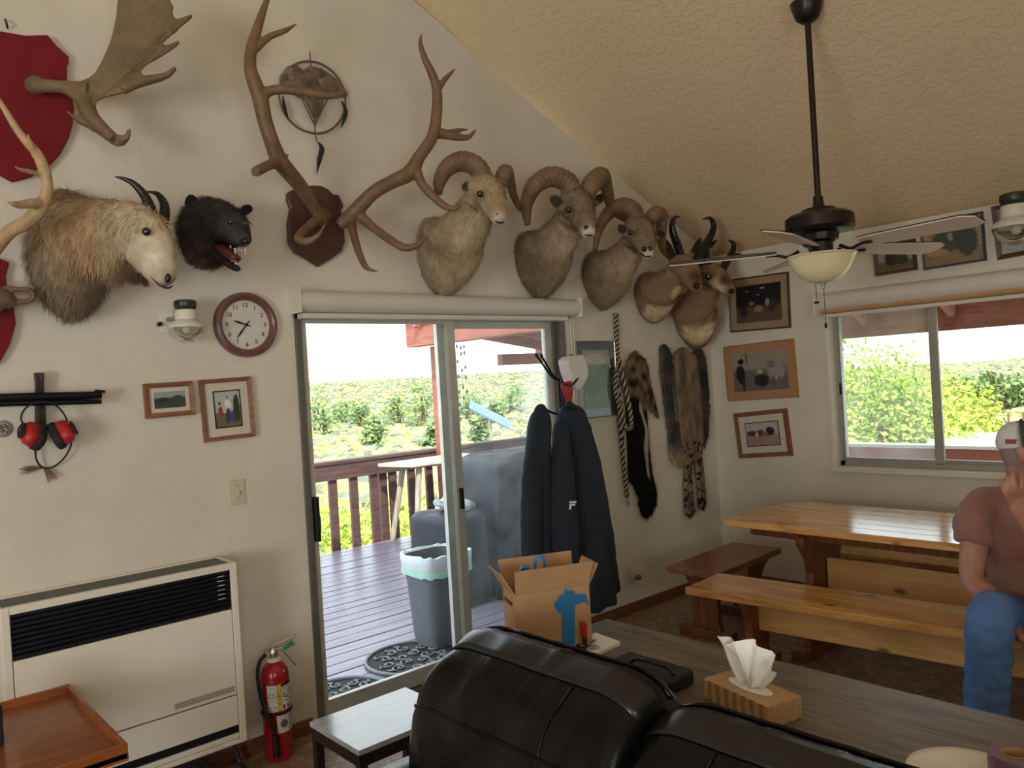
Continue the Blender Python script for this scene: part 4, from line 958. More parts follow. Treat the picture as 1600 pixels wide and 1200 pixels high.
MB().bx(hx0+fw_+.002, hx1-fw_-.002, hy0-.012, hy0+.004, .255, .380).build('lower_panel', m_ht, ht, bevel=.003)
MB().bx(hx0+fw_+.002, hx1-fw_-.002, hy0-.002, hy0+.010, .222, .252).build('lower_grille', m_grl, ht)
MB().bx(hx0+fw_+.002, hx1-fw_-.002, hy0-.008, hy0+.004, .197, .219).build('kick_strip', m_ht, ht, bevel=.002)
def lab(u, v):
    if abs(v-.5) > .42 or u < .01 or u > .99: return S(170,166,160)
    return S(120,116,112) if (int(v*7) % 2 == 0 and noise.noise(V((u*60, int(v*7)*3, 0))) > -.25) else S(176,172,166)
m_print = M('printed_surface', None, .35, 0, .02, 4, vcol=True, coat=.25)
m_print_m = M('printed_matte', None, .6, 0, .02, 4, vcol=True)
raster('label', (hx1-.165, hy0-.0108, .412), (1,0,0), (0,0,1), .25, .026, 60, 8, lab, m_print_m, ht)
gp = MB().tube([(hx1-.02,YA-.05,.17),(hx1+.01,YA-.05,.10),(hx1+.03,YA-.06,.012),(hx1+.02,YA-.16,.012)], .009, 8, 5); setp(gp.build('gas_pipe', M('dark_pipe', S(70,74,80), .5, .5), smooth=True), 'thin grey gas pipe running down beside the heater', 'pipe')
cv = MB().bx(1.02, 1.20, YA-.15, YA-.05, 0.001, .09).tube([(1.05,YA-.14,.09),(1.10,YA-.17,.12),(1.17,YA-.14,.08)], .012, 8, 4); setp(cv.build('gas_valve', M('valve_grey', S(60,62,66), .5, .3), bevel=.01), 'grey gas valve and fitting under the heater', 'valve')

fx = thing('fire_extinguisher', (1.50, 3.40, 0), 'red fire extinguisher with black hose standing beside the heater', 'fire extinguisher')
ec = V((1.532, 3.475, 0)); m_fred = M('extinguisher_red', S(164,22,34), .25, 0, .06, 5, coat=.4)
MB().lathe([(.058,.0),(.063,.006),(.063,.37),(.060,.395),(.045,.42),(.024,.432),(.022,.445)], ec, 28).build('cylinder', m_fred, fx, smooth=True, sharp=50)
MB().lathe([(.032,.436),(.034,.44),(.034,.446),(.030,.45)], ec, 20).build('collar', m_white, fx, smooth=True)
MB().lathe([(.018,.45),(.020,.455),(.020,.49),(.012,.50)], ec, 16).tube([ec+V((-.018,-.0,.475)), ec+V((-.04,-.005,.475))], .009, 8).build('valve', M('chrome', S(200,196,186), .25, .9), fx, smooth=True, sharp=40)
dirh = V((.8,-.55,0)).normalized()
for a, b__ in (((.0,.498),(.105,.545)),((.0,.488),(.10,.50))): MB().bar(ec-dirh*.02+V((0,0,a[1])), ec+dirh*b__[0]+V((0,0,b__[1])), .02, .006).build('handle', bpy.data.materials['chrome'], fx, bevel=.002)
MB().bar(ec+dirh*.045+V((.0,-.012,.49)), ec+dirh*.085+V((0,-.012,.515)), .012, .02).build('tag', M('green_tag', S(20,120,80), .5), fx)
MB().tube([ec+dirh*.03+V((0,-.012,.49)), ec+dirh*.06+V((0,-.016,.45)), ec+dirh*.09+V((0,-.02,.41))], .002, 5).build('pull_pin', m_black, fx)
hp = [ec+V((-.04,-.005,.475)), ec+V((-.075,-.02,.455)), ec+V((-.092,-.03,.40)), ec+V((-.085,-.04,.30)), ec+V((-.068,-.055,.22)), ec+V((-.05,-.062,.17)), ec+V((-.045,-.066,.13))]
MB().tube(hp, [.009]*5+[.010,.011], 10, 5).build('hose', m_black, fx, smooth=True)
MB().tube([hp[-1], hp[-1]+V((.004,-.003,-.10))], [.013,.017], 10).build('nozzle', m_black, fx, smooth=True, sharp=40)
def wrap_label(nm, z0, z1, a0, a1, fn):
    n, k = 46, 34; P = MB(); cols = []
    for j in range(k):
        for i in range(n):
            q = []
            for (u, v) in ((i/n,j/k),((i+1)/n,j/k),((i+1)/n,(j+1)/k),(i/n,(j+1)/k)):
                a = a0+(a1-a0)*u; q.append(V((ec.x+.0636*math.cos(a), ec.y+.0636*math.sin(a), z0+(z1-z0)*v)))
            P.add(q, [(0,1,2,3)]); cols += [(*fn((i+.5)/n, (j+.5)/k), 1)]*4
    o = P.build(nm, m_print_m, fx); at = o.data.color_attributes.new('Col','FLOAT_COLOR','POINT'); at.data.foreach_set('color', [x for c in cols for x in c])
def l1(u, v):
    if u > .45 and v > .90: return S(24,24,26)
    if .32 < u < .45: return S(222,196,60) if noise.noise(V((u*40,v*30,0))) < .15 else S(60,56,40)
    if u > .47 and v < .26: return S(30,30,34) if (int(u*14) % 2 and .04 < v < .22) else S(224,222,216)
    if u > .47: return S(70,70,74) if noise.noise(V((u*26,v*34,2))) > .18 else S(226,224,218)
    return S(150,148,148) if (int(v*24) % 2 and noise.noise(V((u*30,int(v*24),1))) > -.2) else S(224,222,216)
wrap_label('label', .225, .345, math.radians(-150), math.radians(-20), l1)
wrap_label('label', .125, .205, math.radians(-115), math.radians(-15), lambda u, v: (S(90,88,90) if ((u-.3)**2+(v-.5)**2*.6 < .03 or (u > .55 and noise.noise(V((u*30,v*26,4))) > .1)) else S(206,202,196)))
MB().tube([V((ec.x+.065*math.cos(a*PI/16), ec.y+.065*math.sin(a*PI/16), .213)) for a in range(32)], .006, 6, closed=True).build('strap', m_black, fx)

def plate(name, label, p, w_, h_, m, cat='switch'):
    t = thing(name, p, label, cat); MB().bx(p.x-w_/2, p.x+w_/2, YA-.008, YA-.0005, p.z-h_/2, p.z+h_/2).build('plate', m, t, bevel=.003); return t
m_ivory = M('ivory_plastic', S(206,198,174), .4)
p = A(370,769); t = plate('light_switch', 'ivory toggle light switch plate by the door', p, .072, .115, m_ivory)
MB().bx(p.x-.006,p.x+.006,YA-.02,YA-.0085,p.z-.014,p.z+.008).build('toggle', m_ivory, t, bevel=.002)
for z in (.03,-.03): MB().lathe([(.003,0),(.003,.002)], (p.x,YA-.0085,p.z+z), 8, (0,-1,0)).build('screw', m_alu, t)
p = A(980,897); t = plate('wall_outlet', 'ivory wall outlet with a plugged-in night light near the coats', p, .072, .115, m_ivory, 'outlet')
MB().bx(p.x+.005,p.x+.055,YA-.05,YA-.0085,p.z-.02,p.z+.05).build('night_light', m_ivory, t, bevel=.008)
MB().lathe([(.018,0),(.018,.03),(.012,.04)], (p.x+.03,YA-.05,p.z-.02), 14, (.5,-1,0)).build('plug', M('grey_plug', S(96,96,100), .4), t, smooth=True, sharp=40)
# nail by the red plaque, round badge at the far edge
p = A(8,42); nh = MB().tube([A(8,30,.01),A(10,36,.03),A(12,44,.012)], .004, 6, 3); setp(nh.build('wall_hook', m_black, smooth=True), 'small dark wall hook above the big red plaque', 'hook')
p = A(4,670); bd = thing('badge', p, 'small round black and silver badge near the gun rack', 'badge')
MB().lathe([(.032,0),(.032,.006),(.024,.010)], (p.x,YA-.001,p.z), 24, (0,-1,0)).build('rim', m_alu, bd, smooth=True, sharp=40)
raster('badge_face', (p.x,YA-.0122,p.z), (1,0,0), (0,0,1), .034, .034, 16, 16, lambda u,v: S(200,196,186) if noise.noise(V((u*7,v*7,3))) > .1 else S(30,30,32), m_print, bd)
# ---------------------------------------------------------------- framed pictures
def scene_print(sky, gnd, hz, blobs, nz=.25, seed=0):
    def fn(u, v):
        c = mixc(gnd, sky, (v-hz)*14+.5)
        c = mixc(c, scl(c, .5)[:3], max(0, noise.noise(V((u*9+seed, v*9, 1))))*nz*2) if v < hz+.12 else c
        for bu, bv, ru, rv, col in blobs:
            d = ((u-bu)/ru)**2+((v-bv)/rv)**2+.35*noise.noise(V((u*18+seed, v*18, 2)))
            c = mixc(c, col, (1.15-d)*2.2)
        k = 1+nz*noise.noise(V((u*30, v*30, seed))); return (max(0,c[0]*k), max(0,c[1]*k), max(0,c[2]*k))
    return fn
def framed(name, label, quad, wall, fw_, m_fr, mat_w, m_mat, fn, off=0.0, dep=.022, group=None, cat='picture', inner=None, lip=None):
    P = [(A if wall == 'A' else B)(x, y, off) for x, y in quad]
    c = sum(P, V())/4; r = ((P[1]-P[0])+(P[2]-P[3]))/2; u = ((P[0]-P[3])+(P[1]-P[2]))/2; W, H_ = r.length, u.length; r.normalize(); u = (u-r*u.dot(r)).normalized(); n = r.cross(u)
    c = c+n*.002; t = thing(name, c-u*H_/2, label, cat, group)
    b = MB()
    O = [(-W/2,-H_/2),(W/2,-H_/2),(W/2,H_/2),(-W/2,H_/2)]; I = [(-W/2+fw_,-H_/2+fw_),(W/2-fw_,-H_/2+fw_),(W/2-fw_,H_/2-fw_),(-W/2+fw_,H_/2-fw_)]
    pt = lambda q, z: c+r*q[0]+u*q[1]+n*z
    vs = [pt(q, .0) for q in O]+[pt((q[0]*.985,q[1]*.985), dep) for q in O]+[pt(q, dep*.75) for q in I]+[pt(q, .0) for q in I]
    fs = []
    for k in range(4):
        j = (k+1) % 4; fs += [(k,j,j+4,k+4),(k+4,j+4,j+8,k+8),(k+8,j+8,j+12,k+12)]
    b.add(vs, fs); b.build('frame', m_fr, t)
    MB().obx(c+n*(dep*.35), r*(W/2-fw_+.001), u*(H_/2-fw_+.001), n*.002).build('mat_board', m_mat, t)
    pw, ph = W-2*fw_-2*mat_w, H_-2*fw_-2*mat_w
    if lip: MB().obx(c+n*(dep*.35+.0022), r*(pw/2+.006), u*(ph/2+.006), n*.001).build('inner_lip', lip, t)
    raster('print', c+n*(dep*.35+.0042), r, u, pw, ph, 66, int(66*ph/pw), fn, m_print, t)
    return t
m_oak = wood('oak_frame', S(112,70,46), S(150,102,72), 'X', 6, .4, knots=False); m_oakd = wood('dark_frame', S(60,36,26), S(88,56,42), 'X', 6, .4, knots=False)
m_matw = M('white_matboard', S(206,200,186), .8, 0, .03); m_mattan = M('tan_matboard', S(172,130,98), .8, 0, .03); m_matgr = M('olive_matboard', S(150,136,108), .8, 0, .03)
m_gold = M('gold_edge', S(200,160,80), .3, .8); m_silv = M('silver_frame', S(190,190,184), .25, .85); m_blk = M('black_lip', S(16,16,18), .5); m_blu = M('slate_frame', S(58,68,80), .4)
SKY, DK = S(170,176,172), S(30,34,36)
framed('picture_frame', 'small landscape photo in an oak frame with grey mat', [(222,600),(301,595),(303,648),(226,655)], 'A', .022, m_oak, .018, m_matw,
       scene_print(S(150,160,160), S(64,74,60), .62, [(.3,.5,.22,.16,S(40,48,44)),(.75,.55,.2,.2,S(56,70,50))], .3, 1))
framed('picture_frame', 'upright oak-framed photo of a man in white shirt and hat', [(309,594),(389,588),(398,682),(318,692)], 'A', .020, m_oak, .042, m_matw,
       scene_print(S(176,184,186), S(110,104,78), .42, [(.5,.62,.14,.16,S(226,226,222)),(.5,.30,.12,.24,S(52,70,96)),(.50,.84,.05,.06,S(170,120,92)),(.52,.91,.13,.035,S(200,180,140)),(.2,.45,.10,.14,S(150,60,54)),(.18,.68,.05,.05,S(70,50,40)),(.36,.5,.08,.12,S(200,190,180)),(.85,.5,.14,.42,S(44,60,44)),(.7,.25,.08,.2,S(60,80,110))], .2, 3), lip=m_blk)
framed('picture_frame', 'glazed landscape print with painted-in reflection in a silver frame with dark grey border behind the coat stand', [(893,533),(957,532),(963,650),(905,655)], 'A', .008, m_silv, .055, M('charcoal_mat', S(74,76,80), .25, coat=.6),
       scene_print(S(150,156,130), S(112,124,88), .75, [(.3,.4,.3,.2,S(86,104,66)),(.75,.55,.25,.22,S(96,112,78)),(.5,.85,.5,.1,S(176,176,150))], .4, 5))  # view mirrored in the glass is painted into this print
framed('picture_frame', 'dark herd painting with broad olive mat beside the pronghorn head', [(1139,436),(1235,425),(1235,511),(1142,521)], 'B', .012, m_oakd, .055, m_matgr,
       scene_print(S(28,32,38), S(92,76,66), .42, [(.15,.30,.10,.16,S(52,40,34)),(.35,.5,.06,.06,S(130,116,104)),(.5,.34,.1,.1,S(140,116,92)),(.8,.42,.1,.2,S(56,46,42)),(.7,.5,.05,.1,S(150,136,124)),(.25,.85,.04,.015,S(180,180,176)),(.6,.9,.07,.015,S(180,180,176)),(.5,.72,.05,.012,S(150,156,160))], .3, 7), group=None, lip=m_gold)
framed('picture_frame', 'rodeo photo with tan mat and thin gold frame, middle of the corner column', [(1131,542),(1241,528),(1250,621),(1140,627)], 'B', .006, m_gold, .062, m_mattan,
       scene_print(S(150,146,132), S(110,104,98), .55, [(.14,.45,.09,.26,S(34,34,44)),(.16,.78,.06,.08,S(30,30,34)),(.19,.2,.03,.2,S(34,34,42)),(.52,.26,.14,.17,S(40,38,42)),(.5,.48,.06,.06,S(170,164,156)),(.8,.45,.16,.20,S(150,148,150)),(.72,.66,.08,.1,S(120,116,116)),(.85,.2,.03,.16,S(110,106,110)),(.95,.2,.03,.16,S(100,98,104)),(.74,.2,.03,.16,S(90,88,92)),(.27,.9,.012,.25,S(80,70,62))], .2, 9))
framed('picture_frame', 'small arena photo with cream mat in a wide brown frame, lowest of the corner column', [(1147,646),(1231,637),(1240,712),(1157,716)], 'B', .034, m_oak, .055, m_matw,
       scene_print(S(190,176,176), S(160,132,126), .48, [(.2,.55,.2,.12,S(70,60,64)),(.45,.55,.12,.16,S(84,70,76)),(.75,.6,.14,.2,S(46,50,56)),(.62,.5,.06,.12,S(150,76,72)),(.33,.5,.05,.1,S(200,190,190))], .25, 11), lip=m_blk)
framed('picture_frame', 'small dark-framed tree landscape above the window, partly behind the fan blade', [(1366,385),(1433,372),(1433,422),(1368,432)], 'B', .022, m_oakd, .004, m_matgr,
       scene_print(S(150,150,134), S(96,94,72), .35, [(.4,.5,.2,.35,S(40,46,40)),(.7,.4,.2,.25,S(52,58,50))], .4, 13))
framed('picture_frame', 'wide blue-framed painting of a deer among trees above the window', [(1440,350),(1537,329),(1543,408),(1442,422)], 'B', .014, m_blu, .004, m_matgr,
       scene_print(S(160,140,112), S(140,120,92), .35, [(.5,.6,.36,.32,S(66,74,68)),(.75,.5,.2,.4,S(54,64,60)),(.47,.62,.05,.10,S(150,140,124)),(.40,.80,.06,.05,S(190,180,160)),(.56,.82,.06,.05,S(190,180,160)),(.2,.3,.2,.1,S(170,140,110))], .3, 15))
framed('picture_frame', 'purple-brown framed snow scene behind the glass gas lamp', [(1552,322),(1628,306),(1634,392),(1557,408)], 'B', .026, m_oakd, .004, m_matgr,
       scene_print(S(120,128,140), S(170,176,180), .4, [(.5,.6,.3,.3,S(60,70,84))], .3, 17))

# ---------------------------------------------------------------- clock
p = A(383,508); ck = thing('wall_clock', (p.x,YA,p.z-.155), 'round mauve-brown rimmed wall clock with white face and black numerals', 'clock')
fc = V((p.x, YA, p.z)); n_ = (0,-1,0)
MB().lathe([(.152,.0),(.152,.018),(.146,.030),(.132,.034),(.118,.024),(.114,.012),(.114,.0)], fc, 56, n_).build('rim', wood('mauve_wood', S(96,64,62), S(122,86,80), 'Z', 5, .35, .2, knots=False), ck, smooth=True, sharp=45)
MB().lathe([(.1145,.008),(.1145,.010)], fc, 48, n_).build('face', M('clock_face', S(214,210,202), .6, 0, .04, 6), ck)
m_ink = M('clock_ink', S(34,32,34), .6)
for k in range(1, 13):
    a = math.radians(90-30*k); text('numeral', str(k), .030, fc+V((.092*math.cos(a),-.0108,.092*math.sin(a))), (1,0,0), (0,0,1), m_ink, ck)
def hand(ang, L_, w_): 
    a = math.radians(90-ang); d = V((math.cos(a),0,math.sin(a))); s = V((-d.z,0,d.x)); o_ = V((0,-.0135,0))
    MB().prism([fc+o_-d*.022-s*w_*.4, fc+o_+s*w_*-.4, fc+o_+d*L_*.62-s*w_, fc+o_+d*L_, fc+o_+d*L_*.62+s*w_, fc+o_+s*w_*.4, fc+o_-d*.022+s*w_*.4], (0,-.0012,0)).build('hand', m_ink, ck)
hand(288, .066, .0055); hand(218, .082, .0048); hand(45, .032, .0015)
MB().lathe([(.008,0),(.008,.004)], fc+V((0,-.012,0)), 14, n_).build('hub', m_ink, ck)

# ---------------------------------------------------------------- glass gas lamps
def gas_lamp(px, py, wall, label, k=1.0):
    sc_ = mpp((A if wall == 'A' else B)(px, py, .1))*k; c = (A if wall == 'A' else B)(px, py, .09 if wall == 'A' else .16)
    t = thing('gas_lamp', c-V((0,0,32*sc_)), label, 'lamp', 'wall gas lamps')
    s = sc_; Lz = lambda pr, nm, m: MB().lathe([(r*s, z*s) for r, z in pr], c, 28).build(nm, m, t, smooth=True, sharp=45)
    Lz([(0.1,38),(15,38),(18,36),(18.5,30),(17,24),(15,22),(.1,22)], 'cap', M('dark_cap', S(56,60,56), .35, .3) if 'dark_cap' not in bpy.data.materials else bpy.data.materials['dark_cap'])
    Lz([(15.5,22),(17,21),(18,12),(18,6),(16,4),(.1,4)], 'ceramic_body', m_white)
    Lz([(16,5),(26,-1),(30,-6),(30,-9),(27,-8),(23,-3),(15,3)], 'reflector', m_white)
    g = MB().lathe([(r*s, z*s) for r, z in [(29,-8),(28,-16),(22,-24),(12,-29),(10,-30),(10,-33),(.5,-33)]], c, 28, cap=False).build('globe', glass('lamp_glass', (.92,.93,.90), .22, (.85,.82,.74)) if 'lamp_glass' not in bpy.data.materials else bpy.data.materials['lamp_glass'], t, smooth=True, sharp=50)
    MB().ball(c-V((0,0,12*s)), 7*s, 12, 8).build('mantle', m_white, t, smooth=True)
    out = V((0,-1,0)) if wall == 'A' else V((-1,0,0)); sd = V((1,0,0)) if wall == 'A' else V((0,1,0))
    wp = c-out*((.09 if wall == 'A' else .16)-.004)
    MB().obx(wp-sd*20*s+V((0,0,3*s)) if wall == 'A' else wp+V((0,0,3*s)), sd*12*s, out*.004, V((0,0,18*s))).build('back_plate', m_white, t, bevel=.003)
    MB().tube([wp-(sd*20*s if wall == 'A' else V())+V((0,0,8*s)), c+V((0,0,10*s))], 4*s, 8).build('gas_arm', m_alu, t, smooth=True)
    MB().lathe([(4*s,0),(4*s,8*s)], wp-sd*34*s+V((0,0,0)) if wall == 'A' else wp-V((0,0,18*s)), 10, tuple(out)).build('valve_knob', m_black, t)
    return t
gas_lamp(291, 504, 'A', 'white gas lamp with glass globe mounted beside the round clock', .92)
gas_lamp(1587, 345, 'B', 'white gas lamp with glass globe mounted high above the window', 1.12)

# ---------------------------------------------------------------- rifle on a wooden cross rack, ear muffs, tassel
rk = thing('gun_rack', A(62,650), 'dark wooden peg hook holding a rifle barrel on the wall', 'gun rack')
m_rk = wood('dark_peg_wood', S(46,40,40), S(72,60,54), 'Z', 5, .5, knots=False)
MB().prism([A(54,582,.055),A(70,582,.055),A(69,600,.055),A(66,640,.055),A(72,640,.03),A(68,678,.02),A(56,678,.02),A(56,640,.03),A(56,600,.055)], (0,.03,0)).build('peg', m_rk, rk, bevel=.006)
MB().bx(A(56,630).x, A(69,630).x, YA-.02, YA-.0005, A(60,670).z, A(60,590).z).build('back_board', m_rk, rk, bevel=.003)
rf = thing('rifle', A(80,622,.06), 'dark rifle barrel lying level in the wooden peg hook', 'rifle')
m_gun = M('blued_steel', S(26,28,36), .35, .5, .1)
MB().tube([A(-60,625,.075),A(60,620,.075),A(158,617,.075)], [.020,.017,.015], 14).build('barrel', m_gun, rf, smooth=True, sharp=50)
MB().tube([A(-60,632,.075),A(158,627.5,.075)], [.013,.010], 12).build('magazine_tube', m_gun, rf, smooth=True, sharp=50)
MB().bar(A(148,611,.075), A(164,612,.075), .012, .012).build('front_sight', m_gun, rf, bevel=.002)
em = thing('ear_muffs', A(72,740,.06), 'red and black ear muffs hanging on the wooden peg', 'ear muffs')
m_ered = M('muff_red', S(176,36,44), .4); m_ebl = M('muff_black', S(24,26,30), .7)
cL, cR = A(53,680,.085), A(95,678,.085)
for c, dx, tl in ((cL,1,-.35),(cR,-1,.35)):
    d = V((dx*.85,.25,-.45 if dx > 0 else -.40)).normalized()
    cup = MB().lathe([(.002,-.046),(.030,-.042),(.042,-.028),(.046,0)], c, 20, tuple(d), fn=lambda a,h: 1+.22*math.cos(a*2)).build('cup', m_ered, em, smooth=True)
    MB().lathe([(.046,.0),(.051,.005),(.051,.026),(.042,.032),(.016,.030)], c, 20, tuple(d), fn=lambda a,h: 1+.22*math.cos(a*2)).build('cushion', m_ebl, cup, smooth=True)
    MB().lathe([(.024,-.046),(.030,-.050),(.020,-.056),(.006,-.057)], c, 20, tuple(d), cap=False, fn=lambda a,h: 1+.22*math.cos(a*2)).build('band_ring', m_ebl, cup, smooth=True)
for k, o_ in enumerate((.085,.066)):
    MB().tube([cL+V((-.012,0,.01)), A(33,655,o_), A(42,636,o_), A(66,627,.088), A(88,634,o_), A(104,655,o_), cR+V((.012,0,.01))], .0035, 6, 6).build('headband', m_ebl, em, smooth=True)
ts = thing('tassel_cord', A(72,735,.03), 'dark cord loop with two brown tassels hanging below the ear muffs', 'cord')
MB().tube([A(55,700,.03),A(57,718,.025),A(66,730,.02),A(82,730,.02),A(100,716,.025),A(111,695,.03),A(110,675,.04)], .0035, 6, 6).build('cord', m_ebl, ts, smooth=True)
m_tas = M('tassel_brown', S(128,106,92), .9, 0, .2, 60)
for k, (pa_, pb_) in enumerate((((66,731),(36,736)),((68,732),(82,748)))):
    a, c = A(*pa_,.02), A(*pb_,.022); t_ = MB()
    for i in range(22):
        s_ = random.Random(i+k*50); e = c+V((s_.uniform(-.016,.016), s_.uniform(-.008,.004), s_.uniform(-.018,.018))); t_.tube([a, a.lerp(e,.5)+V((0,0,.004)), e], [.002,.0016,.0008], 4)
    t_.build('tassel', m_tas, ts)

# ---------------------------------------------------------------- ceiling fan
fc = D(1281,358,3.75); fan = thing('ceiling_fan', fc-V((0,0,.2)), 'dark bronze ceiling fan with five pale blades and frosted bowl light', 'ceiling fan')
m_brz = M('dark_bronze', S(44,38,34), .35, .6, .1); m_bl = M('pale_blade', S(206,188,172), .45, 0, .05, 4)
x0, y0 = fc.x, fc.y; ctop = cz(x0)
FZ = fc.z
MB().lathe([(.075,.0),(.072,-.02),(.055,-.075),(.03,-.095)], (x0,y0,ctop+.03), 24).build('canopy', m_brz, fan, smooth=True, sharp=40)
MB().lathe([(.0145,0),(.0145,ctop-.05-FZ-.10)], (x0,y0,FZ+.10), 14).build('downrod', m_brz, fan, smooth=True, sharp=40)
MB().lathe([(.022,.135),(.024,.10),(.03,.085),(.075,.075),(.085,.06),(.135,.05),(.155,.035),(.157,-.018),(.145,-.035),(.085,-.045),(.08,-.075),(.06,-.085)], (x0,y0,FZ+.02), 36).build('motor_housing', m_brz, fan, smooth=True, sharp=35)
MB().lathe([(.05,-.06),(.055,-.065),(.055,-.15),(.045,-.155)], (x0,y0,FZ+.02), 24).build('light_fitter', m_brz, fan, smooth=True, sharp=40)
ZB = FZ-.105; R0, R1 = .20, .71
for k in range(5):
    a = math.radians(48+72*k); d = V((math.cos(a), math.sin(a), 0)); s = V((-d.y, d.x, 0)); C_ = V((x0,y0,ZB)); tl = V((0,0,-.24))
    ar = MB().tube([C_+d*.10+V((0,0,.01)), C_+d*.15+V((0,0,-.012)), C_+d*.20, C_+d*.25+V((0,0,.004))], [.014,.012,.012,.016], 8, 4, flat=.6).build('blade_arm', m_brz, fan, smooth=True)
    ss = (s+tl).normalized()
    pr = [(R0,.045),(R0+.04,.055),(.40,.062),(.60,.068),(R1-.05,.070),(R1,.040),(R1,-.040),(R1-.05,-.070),(.60,-.068),(.40,-.062),(R0+.04,-.055),(R0,-.045)]
    bl_ = MB().prism([C_+d*x+ss*y_+V((0,0,.006)) for x, y_ in pr], d.cross(ss)*.007).build('blade', m_bl, fan, bevel=.002)
    MB().prism([C_+d*(x*1.004-.0)+ss*y_*1.03+V((0,0,.006))+d.cross(ss)*.0075 for x, y_ in pr], d.cross(ss)*.0025).build('blade_top', m_brz, bl_)
def bowl():
    m, nt, b, L = base_mat('frosted_amber_glass'); b.inputs['Base Color'].default_value = (*S(232,222,178),1); b.inputs['Roughness'].default_value = .35; b.inputs['Subsurface Weight'].default_value = .35; b.inputs['Subsurface Radius'].default_value = (.05,.05,.03); b.inputs['Coat Weight'].default_value = .3; return m
MB().lathe([(.158,-.118),(.162,-.112),(.152,-.125),(.140,-.150),(.122,-.185),(.095,-.215),(.055,-.238),(.018,-.245),(.018,-.238),(.055,-.230),(.092,-.208),(.118,-.18),(.135,-.148),(.147,-.124),(.156,-.112)], (x0,y0,FZ-.012), 40, cap=False).build('glass_bowl', bowl(), fan, smooth=True)
MB().lathe([(.004,-.236),(.018,-.242),(.014,-.25),(.007,-.262),(.009,-.268),(.002,-.275)], (x0,y0,FZ-.012), 16).build('finial', m_alu, fan, smooth=True)
for (dx, zz, ln) in ((-.035,-.235,.09),(.002,-.275,.16)):
    b0 = V((x0,y0,FZ-.012))+RT*dx+V((0,0,zz)); MB().tube([b0, b0-V((0,0,ln))], .0015, 5).build('pull_chain', m_brz, fan)
    MB().ball(b0-V((0,0,ln+.012)), (.007,.007,.014) if dx > 0-.01 else (.014,.014,.007), 10, 6).build('chain_pull', m_brz, fan, smooth=True)

# ---------------------------------------------------------------- dream catcher
dc = thing('dream_catcher', A(490,200,.02), 'leather dream catcher with fur and dark feathers hung behind the antler', 'dream catcher')
m_hoop = M('wrapped_hoop', S(110,94,80), .8, 0, .2, 40); m_hide = M('hide', None, .85, 0, .15, 20, vcol=True); m_fth = M('dark_feather', S(34,44,54), .6, 0, .2, 30)
hc = [A(488+52*math.cos(a*PI/20), 152+56*math.sin(a*PI/20)+7*math.cos(a*PI/20), .025) for a in range(40)]
MB().tube(hc, .0055, 7, closed=True).build('hoop', m_hoop, dc, smooth=True)
def hidep(poly, off, th, nm, base, seed, m=m_hide):
    return MB().prism([A(x,y,off) for x,y in poly], (0,-th,0)).build(nm, m, dc, remesh=.004, relax=3, paint=patches(base, [], .35, 30))
hp_ = hidep([(437,118),(448,104),(462,103),(472,112),(482,104),(500,108),(520,122),(536,138),(542,148),(530,150),(505,152),(498,178),(492,192),(486,178),(476,156),(455,146),(438,138)], .014, .016, 'fur_hide', S(132,116,98), 1)
m_fur = M('fur_strands', None, .9, 0, .05, 5, vcol=True, spec=.2)
fur(hp_, hp_, 2600, .018, (.4,0,-1), m_fur, .0016, .4, 3, shade=.5)
for pts in ([(484,80),(485,90),(486,104)],[(470,150),(480,172),(490,192)],[(515,150),(503,172),(493,192)],[(492,192),(493,210),(496,222)]):
    MB().tube([A(x,y,.03) for x,y in pts], .0035, 6, 3).build('thong', m_hoop, dc, smooth=True)
MB().ball(A(492,192,.032), .010, 10, 8).build('bead', m_hoop, dc, smooth=True)
for pts, w_ in (([(497,222),(503,232),(499,250),(495,272)],9),([(442,150),(444,166),(447,178),(452,190)],7),([(534,158),(540,172),(538,185),(533,200)],8)):
    Q = [A(x,y,.03) for x,y in pts]; ww = w_*mpp(Q[0])/2
    MB().tube(Q, [ww*.3,ww,ww*.9,ww*.08], 8, 5, flat=.18, ref=(0,1,0)).build('feather', m_fth, dc, smooth=True)
# ---------------------------------------------------------------- antlers and plaques
m_antler = M('antler', S(118,92,66), .5, 0, .28, 16, .25, 60); m_antler_p = M('pale_antler', S(176,150,112), .5, 0, .25, 16, .2, 60)
m_plq_red = M('red_felt_plaque', S(120,12,26), .85, 0, .12, 6); m_plq_wd = wood('walnut_plaque', S(60,40,36), S(88,60,50), 'Z', 4, .35, .2, knots=False)
def branch(mb, pts, sub=5, n=10, f=A):
    P = [f(x, y, o) for x, y, o, r in pts]; R_ = [r*mpp(p) for p, (x, y, o, r) in zip(P, pts)]
    return mb.tube(P, R_, n, sub)
def antler_mesh(name, branches, m, parent, vox=.0055, extra=None):
    b = MB()
    for pts in branches: branch(b, pts)
    if extra: extra(b)
    return b.build(name, m, parent, remesh=vox, relax=3)
